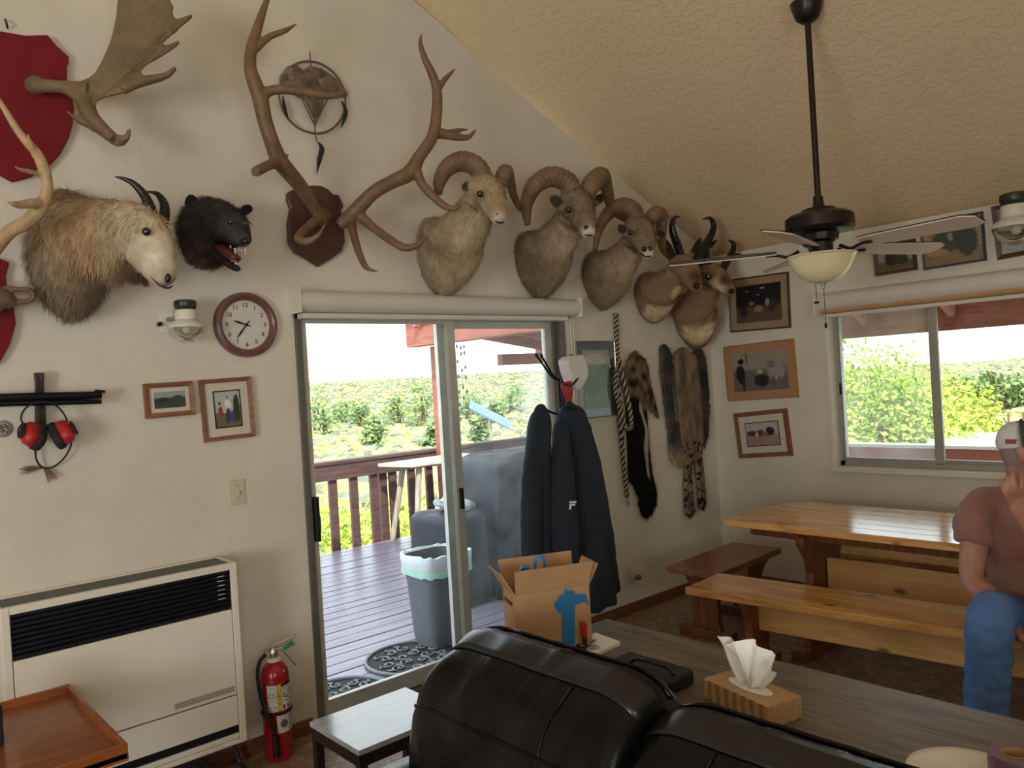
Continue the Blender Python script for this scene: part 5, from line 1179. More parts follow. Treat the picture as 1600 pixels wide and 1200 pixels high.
# elk
el = thing('elk_antler_mount', A(497,415), 'big brown elk antlers mounted on a dark walnut shield plaque', 'antler mount')
MB().prism([A(x,y,.028) for x,y in [(449,301),(456,297),(468,292),(478,291),(490,289),(503,290),(513,295),(521,303),(530,304),(538,320),(534,330),(538,350),(540,378),(535,393),(522,403),(510,410),(498,417),(480,405),(462,395),(452,380),(450,350),(454,325),(449,312)]][::-1], (0,.026,0)).build('plaque', m_plq_wd, el, bevel=.008)
MB().loft([(A(497,335,.03),V((1,0,0)),.05,.05),(A(500,338,.07),V((1,0,0)),.055,.045),(A(503,345,.11),V((1,0,0)),.04,.03)], 16, 4).build('skull_cap', m_plq_wd, el, smooth=True)
antler_mesh('antler', [
 [(507,350,.10,9),(488,320,.16,10),(470,292,.22,12),(452,270,.27,13),(436,250,.31,14),(424,220,.34,12),(413,185,.36,12),(407,155,.36,13),(398,130,.36,12),(391,105,.36,10),(393,75,.36,9),(401,48,.36,8),(410,20,.35,6),(420,-8,.35,4)],
 [(436,252,.31,10),(420,258,.36,8),(404,266,.42,8.5),(399,269,.44,8)], [(438,248,.31,5),(446,244,.33,3),(453,241,.35,1)],
 [(408,152,.36,10),(422,142,.39,8),(445,140,.42,7.5),(475,144,.45,7),(510,150,.48,6),(536,148,.5,3.5)],
 [(397,78,.36,7),(420,58,.38,5.5),(445,48,.40,4.5),(464,37,.42,1.5)],
 [(500,340,.12,8),(480,355,.22,7),(465,372,.32,6),(480,377,.38,6),(497,368,.42,4),(508,350,.45,1.5)]], m_antler, el)
antler_mesh('antler', [
 [(530,352,.09,9),(545,340,.13,12),(560,325,.18,12),(585,300,.25,11),(615,283,.30,11),(640,270,.34,13),(655,245,.37,10),(675,215,.40,9.5),(682,180,.41,9),(683,145,.42,8),(676,118,.42,7),(664,92,.42,5.5),(657,70,.42,4),(658,54,.42,1.5)],
 [(683,208,.40,9),(697,210,.42,8),(715,214,.44,6.5),(732,214,.46,4.5),(744,202,.48,1.5)], [(697,208,.42,5),(715,204,.43,4),(731,202,.44,1.5)],
 [(684,140,.42,6),(695,124,.43,4.5),(705,114,.44,3),(712,106,.45,1)],
 [(648,258,.35,9),(658,285,.38,7.5),(675,305,.42,7),(695,322,.46,6),(712,326,.5,4),(722,314,.53,1)],
 [(549,348,.14,8),(553,368,.22,6.5),(560,392,.30,6),(570,415,.36,5),(580,422,.40,3),(592,424,.43,1)],
 [(563,338,.17,9),(585,357,.24,7),(610,375,.32,7),(632,387,.38,6.5),(650,384,.42,5),(661,375,.45,3),(664,366,.47,1)]], m_antler, el)
# moose
mo = thing('moose_antler_mount', A(20,283), 'broad palmate moose antler on a big red shield plaque', 'antler mount')
MB().prism([A(x,y,.03) for x,y in [(-70,45),(0,48),(40,55),(75,54),(88,70),(108,88),(108,98),(105,101),(105,125),(113,150),(116,168),(114,192),(108,215),(95,240),(75,262),(50,275),(20,283),(0,272),(-70,262)]][::-1], (0,.028,0)).build('plaque', m_plq_red, mo, bevel=.005)
PALM = [(100,126),(125,127),(140,120),(150,112),(160,95),(167,80),(175,60),(180,40),(184,20),(187,-20),(262,-20),(267,0),(272,12),(271,20),(275,30),(287,26),(300,21),(302,26),(290,36),(275,48),(262,57),(254,68),(257,72),(268,68),(281,62),(281,68),(268,78),(250,89),(232,99),(221,110),(223,117),(240,117),(258,113),(270,104),(276,103),(277,109),(268,119),(255,125),(220,133),(190,145),(165,151),(152,157),(151,168),(157,182),(168,198),(180,211),(187,215),(195,213),(200,202),(204,199),(206,207),(202,219),(195,227),(183,227),(170,219),(155,208),(138,198),(124,191),(118,186),(110,178),(103,171),(106,171),(116,178),(126,181),(125,172),(120,160),(112,150),(100,144)]
def off_p(x, y): return .16+.20*max(0, min(1, (x-70)/160))
def palm(b):
    F_ = [A(x,y,off_p(x,y)) for x,y in PALM]; b.prism(F_[::-1], (0,.026,0))
antler_mesh('antler', [[(50,134,.06,13),(58,133,.10,15),(66,134,.13,11),(90,135,.17,9.5),(115,138,.20,11),(140,140,.24,13)],[(130,150,.22,10),(138,175,.24,12),(155,195,.27,10),(178,216,.31,8)],
  [(190,140,.31,9),(225,126,.34,7),(258,118,.37,5),(274,106,.39,3)],[(268,50,.36,5),(299,23,.38,2.2)],[(250,80,.34,5),(280,65,.36,2)],[(186,218,.31,7),(198,215,.33,5),(204,202,.35,2)]], M('moose_antler', S(118,98,74), .6, 0, .25, 9, .3, 40), mo, .006, palm)
# deer
de = thing('deer_antler_mount', A(0,565), 'pale branching deer antler on the lower red plaque at the picture edge', 'antler mount')
MB().prism([A(x,y,.03) for x,y in [(-70,395),(0,404),(15,410),(9,430),(11,452),(22,480),(25,505),(16,538),(0,566),(-70,600)]][::-1], (0,.028,0)).build('plaque', m_plq_red, de, bevel=.005)
antler_mesh('antler', [
 [(-30,420,.16,11),(-5,385,.25,11),(15,362,.32,11),(40,348,.38,11),(60,330,.42,11),(70,310,.44,9),(74,290,.45,8.5),(70,265,.46,8),(58,240,.46,8),(42,222,.46,7),(25,200,.46,6),(8,172,.46,5),(-12,140,.45,3)],
 [(66,318,.43,9),(50,318,.46,8),(30,320,.48,6.5),(18,318,.5,4),(10,315,.5,1.5)],[(44,318,.47,4),(38,311,.48,1)],[(70,280,.45,8),(66,262,.46,7),(60,250,.46,7)],[(60,272,.46,5),(45,268,.48,4),(30,264,.5,3),(21,259,.51,1)],[(55,245,.46,5),(49,225,.48,4),(45,215,.49,2.5),(43,206,.5,1)]], m_antler_p, de)
antler_mesh('skull_plate', [[(-40,470,.10,24),(-10,468,.12,22),(12,472,.13,16),(20,480,.13,6)],[(5,450,.12,5),(25,452,.14,4.5),(45,453,.15,4.5),(52,462,.15,4.5),(46,470,.15,4.5),(25,472,.14,4.5)]], M('moose_antler_base', S(112,92,72), .6, 0, .2, 9, .3, 40), de)

# ---------------------------------------------------------------- shoulder mounts
m_coat = M('animal_coat', None, .85, 0, .14, 40, .35, 160, spec=.2, vcol=True)
m_horn = M('ridged_horn', S(122,98,72), .55, 0, .3, 12, .4, 50); m_hblk = M('black_horn', S(20,20,24), .32, 0, .15, 10, .2, 50)
m_eye = M('glass_eye', S(16,10,8), .06, coat=1.0); m_nose = M('dark_nose', S(26,22,22), .35)
def horn(pts, m, parent, ridges=0, n=14, flat=1.0, f=A):
    P = [f(x, y, o) for x, y, o, r in pts]; R_ = [r*mpp(p) for p, (x, y, o, r) in zip(P, pts)]; k = 14; N = (len(P)-1)*k
    Q = [catmull(P, i/k) for i in range(N+1)]; rr = [max(.0008, lerp(R_, i/k))*(1+ridges*(.5+.5*math.sin(i*1.55))*(1-.5*i/N)) for i in range(N+1)]
    return MB().tube(Q, rr, n, 1, flat=flat).build('horn', m, parent, smooth=True)
def ear(base, tip, w_, parent, m, inner=None, f=A):
    b, t = f(*base), f(*tip); L_ = (t-b); ww = w_*mpp(b); sd = L_.cross(FW).normalized()
    o = MB().loft([(b-L_*.15, sd, ww*.55, ww*.4),(b+L_*.2, sd, ww*.9, ww*.38),(b+L_*.55, sd, ww, ww*.3),(b+L_*.85, sd, ww*.6, ww*.2),(t, sd, ww*.08, ww*.06)], 14, 4).build('ear', m, parent, smooth=True)
    paint_mesh(o.data, lambda p, n: inner if (inner and n.dot(-FW) > .35 and (p-(b+L_*.5)).length < L_.length*.36) else o_col[0])
    return o
o_col = [(.3,.25,.2)]
def mount(name, label, cat_, neck, head, eyes, nose, paint, earc, vox=.009, fn=5200, flen=.02, hang=(-.2,.1,-1), extra=None, bare=.14):
    P = lambda q: A(q[0], q[1], q[2])
    base = P(neck[0]); t = thing(name, base-V((0,0,.2)), label, cat_, 'mounted animal heads on the wall')
    Fd = (P(head[-1])-P(head[0])).normalized(); Ls = Fd.cross(V((0,0,1))).normalized()
    b = MB(); rg = []
    for i, q in enumerate(neck):
        c = P(q); s = mpp(c); k = i/(len(neck)-1); sd = (V((1,0,0))*(1-k)+Ls*k).normalized(); rg.append((c, sd, q[3]*s, q[4]*s))
    c0 = rg[0][0]; rg = [(c0+V((0,-.003,0))-V((0,0,0)), rg[0][1], rg[0][2]*.97, rg[0][3]*.97)]+[(rg[0][0]+V((0,-.02,0)), rg[0][1], rg[0][2], rg[0][3])]+rg[1:]
    b.loft(rg, 26, 4)
    rg = [(P(q), Ls, q[3]*mpp(P(q)), q[4]*mpp(P(q))) for q in head]
    d0 = (rg[0][0]-rg[1][0]).normalized(); rg = [(rg[0][0]+d0*rg[0][2]*.5, Ls, rg[0][2]*.6, rg[0][3]*.6)]+rg
    b.loft(rg, 20, 5)
    if extra: extra(b, P, Ls, Fd)
    o = b.build('body', m_coat, t, remesh=vox, relax=5, paint=paint)
    if fn: fur(o, o, fn, flen, hang, m_fur, .0017, .35, 5, keep=lambda q: (q-P(head[-1])).length > bare and all((q-P(e)).length > .035 for e in eyes))
    for e in eyes: MB().ball(P(e), e[3]*mpp(P(e)), 12, 8).build('eye', m_eye, t, smooth=True)
    if nose: MB().ball(P(nose), V((nose[3], nose[3], nose[4]))*mpp(P(nose)), 12, 8).build('nose', m_nose, t, smooth=True)
    return t, P, Ls, Fd
# mountain goat
CR, WB = S(172,150,118), S(196,184,160)
o_col[0] = S(126,104,80)
g, P, Ls, Fd = mount('mountain_goat_mount', 'shaggy off-white mountain goat shoulder mount with short black horns', 'taxidermy',
  [(104,400,0,56,102),(112,396,.08,60,98),(138,382,.20,54,80),(168,364,.29,42,58),(192,354,.35,34,42)],
  [(188,350,.34,34,38),(212,362,.40,33,44),(231,384,.44,29,42),(245,410,.475,24,33),(257,431,.50,19,23),(265,441,.515,12,13)],
  [(229,362,.53,7)], None,
  patches(S(150,130,106), [(A(200,360,.4), .22, S(196,180,152), 1.2),(A(110,340,.1), .20, S(136,116,96), 1.2),(A(120,450,.1), .24, S(138,124,108), 1.2),(A(140,380,.25), .13, S(176,146,106), 1.5),(A(268,434,.5), .035, S(90,70,60), 1.0),(A(255,400,.53), .10, S(206,196,176), 1.2)], .16, 18), None, .010, 7000, .040, bare=.20)
horn([(240,352,.44,9),(236,330,.44,8.5),(226,306,.43,7),(210,288,.42,5),(195,280,.41,3.2),(180,276,.40,1)], m_hblk, g, .06)
horn([(253,355,.40,8.5),(257,335,.39,8),(256,318,.38,6.5),(248,305,.37,4.5),(240,301,.36,2.8),(228,299,.36,1)], m_hblk, g, .06)
ear((198,338,.40), (180,312,.36), 8, g, m_coat, S(52,42,36))
MB().ball(A(262,434,.535), V((.012,.012,.02)), 10, 8).build('nostril', m_nose, g, smooth=True)
MB().tube([A(236,432,.50),A(250,446,.515),A(263,450,.525),A(270,446,.53)], [.003,.004,.004,.002], 6, 4).build('mouth', m_nose, g, smooth=True)
bd = MB()
for i in range(160):
    r_ = random.Random(i+900); x = r_.uniform(196,228); a = A(x, 424+.12*(x-196), .40+.06*r_.random()); bd.tube([a, a+V((.003,0,-.018)), a+V((r_.uniform(-.006,.010),0,-r_.uniform(.03,.055)))], [.0022,.0018,.0005], 3)
bd.build('beard', M('beard_hair', S(104,86,74), .9), g)
# bear-like snarling head
o_col[0] = S(40,40,46)
def jaw(b, P, Ls, Fd):
    b.loft([(A(334,384,.12), Ls, .046, .036),(A(347,398,.20), Ls, .040, .026),(A(361,413,.27), Ls, .030, .018),(A(373,422,.305), Ls, .018, .012)], 14, 4)
w_, P, Ls, Fd = mount('snarling_head_mount', 'small dark furry head mount snarling with open toothed mouth', 'taxidermy',
  [(322,366,0,40,54),(324,364,.06,44,54),(332,356,.12,46,48),(342,350,.17,44,40)],
  [(336,350,.13,44,38),(348,350,.20,40,33),(362,358,.26,31,25),(375,370,.31,20,17),(384,378,.34,12,10)],
  [(360,347,.325,4.5),(383,350,.315,4.2)], (384,377,.355,8,6),
  patches(S(58,56,60), [(A(320,400,.05), .10, S(92,70,58), 1.4),(A(350,330,.2), .07, S(66,62,62), 1.4),(A(352,394,.24), .05, S(60,40,38), 1.0),(A(384,382,.35), .03, S(84,76,72), 1.0)], .3, 26), None, .007, 5200, .030, (-.5,.3,-.6), jaw)
ear((302,326,.12), (296,304,.10), 11, w_, m_coat, S(24,24,28)); ear((382,332,.20), (390,320,.19), 9, w_, m_coat, S(24,24,28))
MB().loft([(A(344,384,.20), Ls, .036,.014),(A(357,395,.275), Ls, .032,.022),(A(370,405,.32), Ls, .022,.016)], 14, 4).build('mouth_lining', M('mouth_red', S(92,50,50), .35), w_, smooth=True)
MB().loft([(A(350,392,.25), Ls, .018,.006),(A(361,402,.30), Ls, .016,.007),(A(370,411,.33), Ls, .009,.005)], 12, 4).build('tongue', M('tongue_pink', S(150,92,88), .35), w_, smooth=True)
m_tooth = M('ivory_tooth', S(222,210,184), .35)
for (x,y,o,l,r_) in ((367,388,.335,.026,.0055),(383,389,.345,.022,.005),(372,389,.345,.010,.0035),(377,390,.348,.010,.0035),(360,384,.315,.012,.004)):
    a = A(x,y,o); MB().tube([a, a+V((0,-.002,-l*.6)), a+V((0,.001,-l))], [r_, r_*.7, .0006], 8, 3).build('tooth', m_tooth, w_, smooth=True)
for (x,y,o,l) in ((363,409,.315,.018),(375,415,.325,.018),(368,413,.33,.010),(371,414,.332,.010)):
    a = A(x,y,o); MB().tube([a, a+V((0,-.001,l*.6)), a+V((0,.001,l))], [.0045,.003,.0006], 8, 3).build('tooth', m_tooth, w_, smooth=True)
# three bighorn rams
RB, RW = S(146,120,92), S(196,178,146)
def ram(label, neck, head, eyes, nose, hl, hr, el_, er_, tone, throat, mz):
    o_col[0] = scl(tone, .8)[:3]
    h0, hn = head[0], head[-1]
    t, P, Ls, Fd = mount('bighorn_ram_mount', label, 'taxidermy', neck, head, eyes, None,
      patches(tone, [(A(throat[0],throat[1],throat[2]+.06), .15, RW, 1.0),(A(hn[0],hn[1],hn[2]+.03), .065, S(220,208,186), .8),(A(neck[0][0]-8, neck[0][1]-25, .06), .16, scl(tone,.78)[:3], 1.5),(A(mz[0],mz[1],mz[2]+.05), .06, scl(tone,.74)[:3], 1.2)], .16, 20), None, .009, 8000, .030)
    horn(hl, m_horn, t, .10, 16, .9); horn(hr, m_horn, t, .10, 16, .9)
    for e in (el_, er_):
        if e: ear(*e, t, m_coat, S(66,54,46))
    nn = P(nose); s = mpp(nn)
    for k in (-1, 1): MB().ball(nn+Ls*k*4.5*s, V((4.2,4.2,4.6))*s, 10, 8).build('nostril', m_nose, t, smooth=True)
    c = nn-V((0,0,12*s)); MB().tube([c-Ls*9*s-Fd*6*s+V((0,0,2*s)), c-Ls*4*s, c, c+Ls*4*s, c+Ls*9*s-Fd*6*s+V((0,0,2*s))], 1.3*s, 6, 3).build('mouth', m_nose, t, smooth=True)
    return t
ram('palest ram shoulder mount, nearest the elk antlers', [(686,402,0,36,62),(694,396,.08,42,62),(712,376,.20,42,52),(733,348,.32,34,38),(748,322,.40,28,30)],
    [(752,298,.40,29,28),(763,303,.46,27,26),(772,321,.53,20,20),(778,337,.575,15,14),(781,346,.595,10,9)], [(750,303,.535,5.6),(787,309,.51,5)], (781,336,.60),
    [(758,288,.42,16),(746,262,.40,16),(722,252,.36,16),(699,262,.33,14),(687,283,.33,11),(685,300,.36,7)], [(781,288,.42,12),(789,268,.44,12),(796,280,.40,8),(803,306,.34,6),(813,325,.30,5),(824,334,.28,3)],
    ((738,300,.42),(722,284,.38),9), None, S(178,160,132), (752,385,.26), (770,318,.55))
ram('middle ram shoulder mount, with the widest curling horns', [(836,416,0,34,52),(843,408,.08,38,52),(858,390,.20,36,44),(878,366,.32,28,31),(890,346,.40,25,26)],
    [(893,318,.41,27,26),(903,324,.47,25,25),(912,343,.54,18,18),(918,358,.59,14,13),(921,368,.61,9,9)], [(888,328,.55,5.4),(926,326,.525,5)], (920,356,.615),
    [(897,305,.43,16),(885,284,.41,17),(860,276,.37,17),(836,290,.33,15),(823,318,.32,11),(824,350,.36,5)], [(914,306,.43,15),(926,286,.45,16),(938,276,.43,15),(947,292,.38,10),(954,318,.33,8),(966,334,.30,7),(980,345,.28,4)],
    ((878,325,.43),(859,304,.40),8), ((931,318,.40),(942,303,.37),7), S(140,122,100), (895,385,.28), (908,338,.55))
ram('smallest ram shoulder mount, nearest the pronghorns', [(936,440,0,30,44),(943,434,.08,34,44),(958,420,.20,32,37),(976,402,.31,24,27),(988,384,.38,21,23)],
    [(993,358,.40,23,22),(1002,366,.46,22,21),(1008,381,.52,16,16),(1011,393,.56,12,12),(1012,401,.58,8,8)], [(985,363,.535,5),(1023,366,.52,4.6)], (1011,389,.585),
    [(997,346,.41,13),(988,328,.39,14),(970,322,.35,13),(950,334,.32,11),(936,358,.31,8),(930,390,.34,4)], [(1013,346,.41,12),(1024,334,.43,12),(1034,338,.40,10),(1033,362,.36,8),(1036,388,.33,6),(1048,406,.31,3)],
    ((979,366,.42),(966,350,.39),7), ((1026,372,.41),(1039,361,.38),6), S(146,126,102), (992,425,.27), (1006,376,.53))
# pronghorns
def wpt(x, y, o): return A(x, y, o+.07)
def prong(label, neck, head, eyes, nose, horns, ears, pt):
    o_col[0] = S(150,116,80)
    t, P, Ls, Fd = mount('pronghorn_mount', label, 'taxidermy', neck, head, eyes, nose, patches(S(142,116,88), pt, .10, 16), None, .008, 5200, .015)
    for h_ in horns: horn(h_, m_hblk, t, .05, 12, .75)
    for e in ears: ear(*e, t, m_coat, S(60,46,38))
    return t
WH, DKB = S(206,186,150), S(62,42,32)
prong('pronghorn mount with black pronged horns crossed by a fan blade', [(1016,466,0,27,40),(1020,462,.08,30,39),(1034,452,.20,28,33),(1050,437,.31,20,23),(1058,425,.37,18,19)],
   [(1060,413,.37,20,19),(1074,424,.44,20,20),(1083,439,.50,14,15),(1088,449,.535,10,10),(1090,454,.545,6,6)], [(1094,424,.50,7),(1062,412,.54,5.5)], (1089,447,.555,5,4.5),
   [[(1066,407,.40,7),(1060,388,.40,7),(1052,365,.40,6),(1050,350,.40,5),(1054,340,.40,3.5),(1062,339,.40,1.2)],[(1056,382,.40,5),(1060,377,.43,3),(1064,375,.45,1)],
    [(1088,406,.38,8),(1098,388,.39,9),(1110,370,.40,6.5),(1115,352,.40,5),(1109,341,.40,3.5),(1098,343,.40,1.2)],[(1103,386,.39,7),(1113,381,.42,5),(1120,375,.44,1.5)]],
   [((1055,410,.38),(1038,372,.34),6),((1079,402,.38),(1096,370,.33),5)],
   [(wpt(1030,495,.08), .115, WH, .4),(wpt(1062,462,.30), .060, WH, .4),(wpt(1044,478,.24), .05, WH, .4),(wpt(1062,434,.46), .085, WH, .4),(wpt(1087,432,.47), .046, S(84,60,46), 1.0),(wpt(1088,446,.50), .040, S(36,28,26), .6),(A(1083,457,.55), .026, WH, .5)])
prong('pronghorn mount turned side-on in the room corner', [(1079,502,0,30,45),(1082,495,.08,32,44),(1090,480,.18,28,37),(1100,460,.28,22,27),(1106,443,.35,19,20)],
   [(1106,428,.35,20,19),(1118,433,.42,20,18),(1131,445,.49,15,14),(1140,454,.535,10,10),(1145,459,.55,6,6)], [(1107,432,.52,6.5)], (1143,455,.57,5,4.5),
   [[(1112,428,.38,7),(1105,408,.38,7),(1103,388,.37,5.5),(1108,368,.36,4),(1116,360,.36,1.5)],[(1126,427,.36,7),(1136,408,.36,7),(1145,392,.36,5),(1146,380,.36,3.5),(1138,375,.36,1.2)],[(1138,404,.36,6),(1148,399,.38,4),(1157,397,.40,1.2)]],
   [((1098,424,.32),(1088,404,.28),6)],
   [(wpt(1092,522,.10), .125, WH, .4),(wpt(1118,468,.26), .060, WH, .4),(wpt(1108,492,.20), .05, WH, .4),(wpt(1116,446,.42), .085, WH, .4),(wpt(1133,438,.46), .046, S(84,60,46), 1.0),(wpt(1143,452,.52), .038, S(36,28,26), .6),(A(1140,466,.56), .026, WH, .5)])
# ---------------------------------------------------------------- coat stand with coats and cap
cs_ = thing('coat_stand', (3.30, 3.27, 0), 'black metal coat stand with ball-tipped hooks beside the sliding door', 'coat stand')
m_iron = M('black_iron', S(24,28,34), .4, .4)
O_ = .30
pt_, pb_ = A(876,588,O_), A(876,700,O_)
MB().tube([V((pt_.x,pt_.y,.02)), pt_], .016, 12).build('pole', m_iron, cs_, smooth=True, sharp=40)
for dx in (-.022, .022): MB().tube([V((pt_.x+dx,pt_.y,1.0)), V((pt_.x+dx,pt_.y,pt_.z-.01))], .006, 8).build('side_rod', m_iron, cs_, smooth=True)
for z in (pt_.z-.04, pt_.z-.16, pt_.z-.28): MB().bx(pt_.x-.026,pt_.x+.026,pt_.y-.012,pt_.y+.012,z-.006,z+.006).build('spacer', m_iron, cs_)
for (x1,y1,x2,y2,o) in ((864,590,838,555,.34),(866,589,846,556,.30),(886,590,897,558,.32),(882,588,893,556,.26)):
    a, c = A(x1,y1,O_), A(x2,y2,o); h_ = MB().tube([pt_-V((0,0,.02)), a, a.lerp(c,.5)+V((0,0,-.004)), c], .0065, 8, 4).build('hook', m_iron, cs_, smooth=True)
    MB().ball(c, .011, 12, 8).build('ball_tip', m_iron, h_, smooth=True)
for (x1,y1,o) in ((846,634,.38),(890,634,.40)): 
    c = A(x1,y1,o); MB().tube([V((pt_.x,pt_.y,c.z-.06)), V(((pt_.x+c.x)/2,(pt_.y+c.y)/2,c.z-.05)), c], .0065, 8, 4).build('hook', m_iron, cs_, smooth=True)
for k in range(4):
    a = k*PI/2+.6; MB().tube([V((pt_.x,pt_.y,.12)), V((pt_.x+.12*math.cos(a),pt_.y+.12*math.sin(a),.07)), V((pt_.x+.22*math.cos(a),pt_.y+.22*math.sin(a),.012))], .011, 8, 4).build('foot', m_iron, cs_, smooth=True)
m_navy = M('navy_fleece', S(24,34,46), .9, 0, .15, 9, .25, 120); m_navy2 = M('dark_teal_shell', S(24,34,40), .8, 0, .15, 9, .2, 60)
def coat(name, label, rows, o, depth, seed, m, folds=7, amp=.05, sleeves=()):
    t = thing(name, A(rows[-1][0], rows[-1][1], o), label, 'jacket', 'coats on the stand')
    rg = []
    for (x, y, w_) in rows: c = A(x, y, o); s = mpp(c); rg.append((c, RT, w_*s, min(depth, w_*s*.9)))
    def fn(tt, th): k = min(1, tt/2.2); return 1+k*amp*math.sin(th*folds+seed+tt*.35)+k*.05*math.sin(th*3+seed*2+tt*.8)+.03*noise.noise(V((math.cos(th)*2,math.sin(th)*2,tt*2+seed)))
    b = MB().loft(rg, 56, 6, fn)
    for pts, rr in sleeves: b.tube([A(*q) for q in pts], rr, 14, 4)
    o2 = b.build('coat_body', m, t, remesh=.009, relax=4)
    ruffle(o2, lambda p: .010*noise.noise(V((p.x*14, p.y*14, p.z*3.5+seed)))+.004*noise.noise(p*24))
    return t
c1 = coat('jacket', 'dark navy fleece jacket hanging narrow against the door glass', [(847,632,4),(845,640,11),(844,655,17),(843,680,19),(843,760,20),(842,860,23),(843,960,25)], .40, .10, 1.0, m_navy, 5, .05, (([(838,652,.41),(833,720,.42),(831,800,.42),(832,880,.42)], [.035,.055,.06,.06]),))
c2 = coat('jacket', 'dark navy jacket with small white chest logo hanging full from the coat stand', [(889,631,5),(890,638,15),(892,652,24),(894,690,29),(897,750,32),(904,820,38),(912,890,46),(918,945,48)], .38, .16, 2.3, m_navy, 7, .05, (([(908,664,.39),(917,730,.42),(930,800,.44),(944,870,.42),(954,925,.40)], [.055,.085,.085,.075,.06]), ([(878,664,.42),(876,740,.46),(879,820,.48),(886,890,.48)], [.045,.075,.085,.08])))
MB().tube([A(878,640,.42),A(890,632,.44),A(903,642,.42)], [.012,.018,.012], 8, 4).build('collar', m_navy2, c2, smooth=True)
lp = A(895,789,.60); lm = M('logo_white', S(200,204,208), .6); s = mpp(lp)
lg = MB()
for q in ([(-5,6),(6,6),(5,3),(-5.5,3)], [(-5,1.5),(4,1.5),(3,-1.2),(-2,-1.2),(-3,-7),(-6,-7)]): lg.prism([lp+RT*x*s+UP*y_*s for x, y_ in q][::-1], FW*.003)
lg.build('logo', lm, c2)
cp = thing('cap', A(886,600,.36), 'white baseball cap with red strap hung on the coat stand', 'cap')
cc = A(887,580,.36); s = mpp(cc); tl_ = (UP*.9+RT*-.35).normalized(); sd_ = tl_.cross(FW).normalized()
MB().prism([A(x,y,.33) for x,y in [(871,564),(877,558),(886,557),(895,555),(901,566),(904,580),(903,592),(896,604),(888,611),(882,603),(877,588),(873,574)]], (0,-.085,0)).build('crown', M('white_cotton', S(206,204,200), .8, 0, .05), cp, remesh=.005, relax=8)
MB().loft([(A(884,597,.40), RT, 9*s, .01),(A(887,612,.41), RT, 8*s, .008),(A(890,632,.40), RT, 3*s, .006)], 14, 4).build('strap', M('red_cloth', S(150,34,44), .7), cp, smooth=True)
MB().tube([A(880,600,.41),A(892,602,.42),A(901,592,.41),A(903,580,.38)], [.008,.011,.011,.006], 10, 4, flat=.5).build('brim', M('black_cloth', S(36,34,38), .8), cp, smooth=True)

# ---------------------------------------------------------------- rope
rp_ = thing('rope', A(965,490), 'long black and white braided rope hanging on the wall beside the pelts', 'rope')
m_rb, m_rw = M('rope_black', S(40,40,42), .8), M('rope_white', S(176,166,148), .85)
def braid(pts, r, turns):
    P = [A(*q) for q in pts]; k = 40; N = (len(P)-1)*k; Q = [catmull(P, i/k) for i in range(N+1)]
    for nm, m, ph in (('rope_strand', m_rb, 0), ('rope_strand', m_rw, PI/2), ('rope_strand', m_rb, PI), ('rope_strand', m_rw, 3*PI/2)):
        R_ = []
        for i, c in enumerate(Q):
            t = (Q[min(i+1,N)]-Q[max(i-1,0)]).normalized(); e1 = t.cross(V((0,1,0))).normalized(); e2 = t.cross(e1); a = ph+turns*2*PI*i/N
            R_.append(c+(e1*math.cos(a)+e2*math.sin(a))*r*.55)
        MB().tube(R_, r*.55, 6).build(nm, m, rp_, smooth=True)
braid([(962,490,.02),(964,540,.02),(965,590,.025),(968,650,.03),(974,720,.03),(980,776,.03)], .016, 17)
braid([(966,560,.04),(976,600,.05),(984,640,.05),(986,666,.05),(978,668,.045),(970,640,.04),(964,596,.035)], .016, 10)
braid([(962,575,.035),(962,610,.04),(968,640,.04),(973,690,.035)], .016, 6)
c = A(981,782,.03); MB().ball(c, (.014,.012,.02), 10, 8).build('knot', m_rw, rp_, smooth=True)
tq = MB()
for i in range(20): r_ = random.Random(i); tq.tube([c, c+V((r_.uniform(-.018,.018), r_.uniform(-.01,.005), -r_.uniform(.03,.05)))], [.002,.0008], 4)
tq.build('tassel', m_rw, rp_)

# ---------------------------------------------------------------- pelts
def pelt(name, label, polys, off, th, paint, n, fl, extra=None, vox=.006):
    t = thing(name, A(polys[0][0][0], polys[0][-1][1], off), label, 'pelt', 'animal pelts hung on the wall')
    b = MB()
    for q, (poly) in enumerate(polys): b.prism([A(x, y, off) for x, y in poly], (0,-th,0))
    if extra:
        for pts in extra: branch(b, pts, 4, 10)
    o = b.build('hide', m_coat, t, remesh=vox, relax=7, paint=paint); fur(o, o, int(n*1.8), fl*1.7, (0,0,-1), m_fur, .0018, .42, 9, shade=.5); return t
def spotted(base, dark, zlo, zhi, fq=26, thr=.12):
    def fn(p, n):
        k = noise.noise(V((p.x*fq, p.y*10, p.z*fq*.8))); c = mixc(mixc(base, scl(base, .62)[:3], .5+noise.noise(p*9)*1.3), S(84,88,90), max(0, noise.noise(V((p.x*30, p.y, p.z*5)))*1.6) if p.z > zhi-.02 else 0)
        if zlo < p.z < zhi and k > thr: c = dark
        return c
    return fn
def badger(p, n):
    k = noise.noise(V((p.x*16, p.z*16, 2))); return mixc(S(150,128,104), S(54,46,42), .5+k*1.6)
pelt('badger_pelt', 'mottled brown and grey pelt with side flap hung highest beside the rope', [[(983,556),(990,547),(998,556),(1006,562),(1010,576),(1014,600),(1024,640),(1027,654),(1018,644),(1011,632),(1004,640),(996,622),(980,618),(973,600),(976,575)]], .02, .022, badger, 2200, .016)
def skunk(p, n):
    u = (p-A(1003,690,.02)); return S(190,176,156) if (abs(u.x-.05*noise.noise(p*6)-(A(1004,640).z-p.z)*.10) < .018 and p.z > A(1004,745).z) else S(22,22,24)
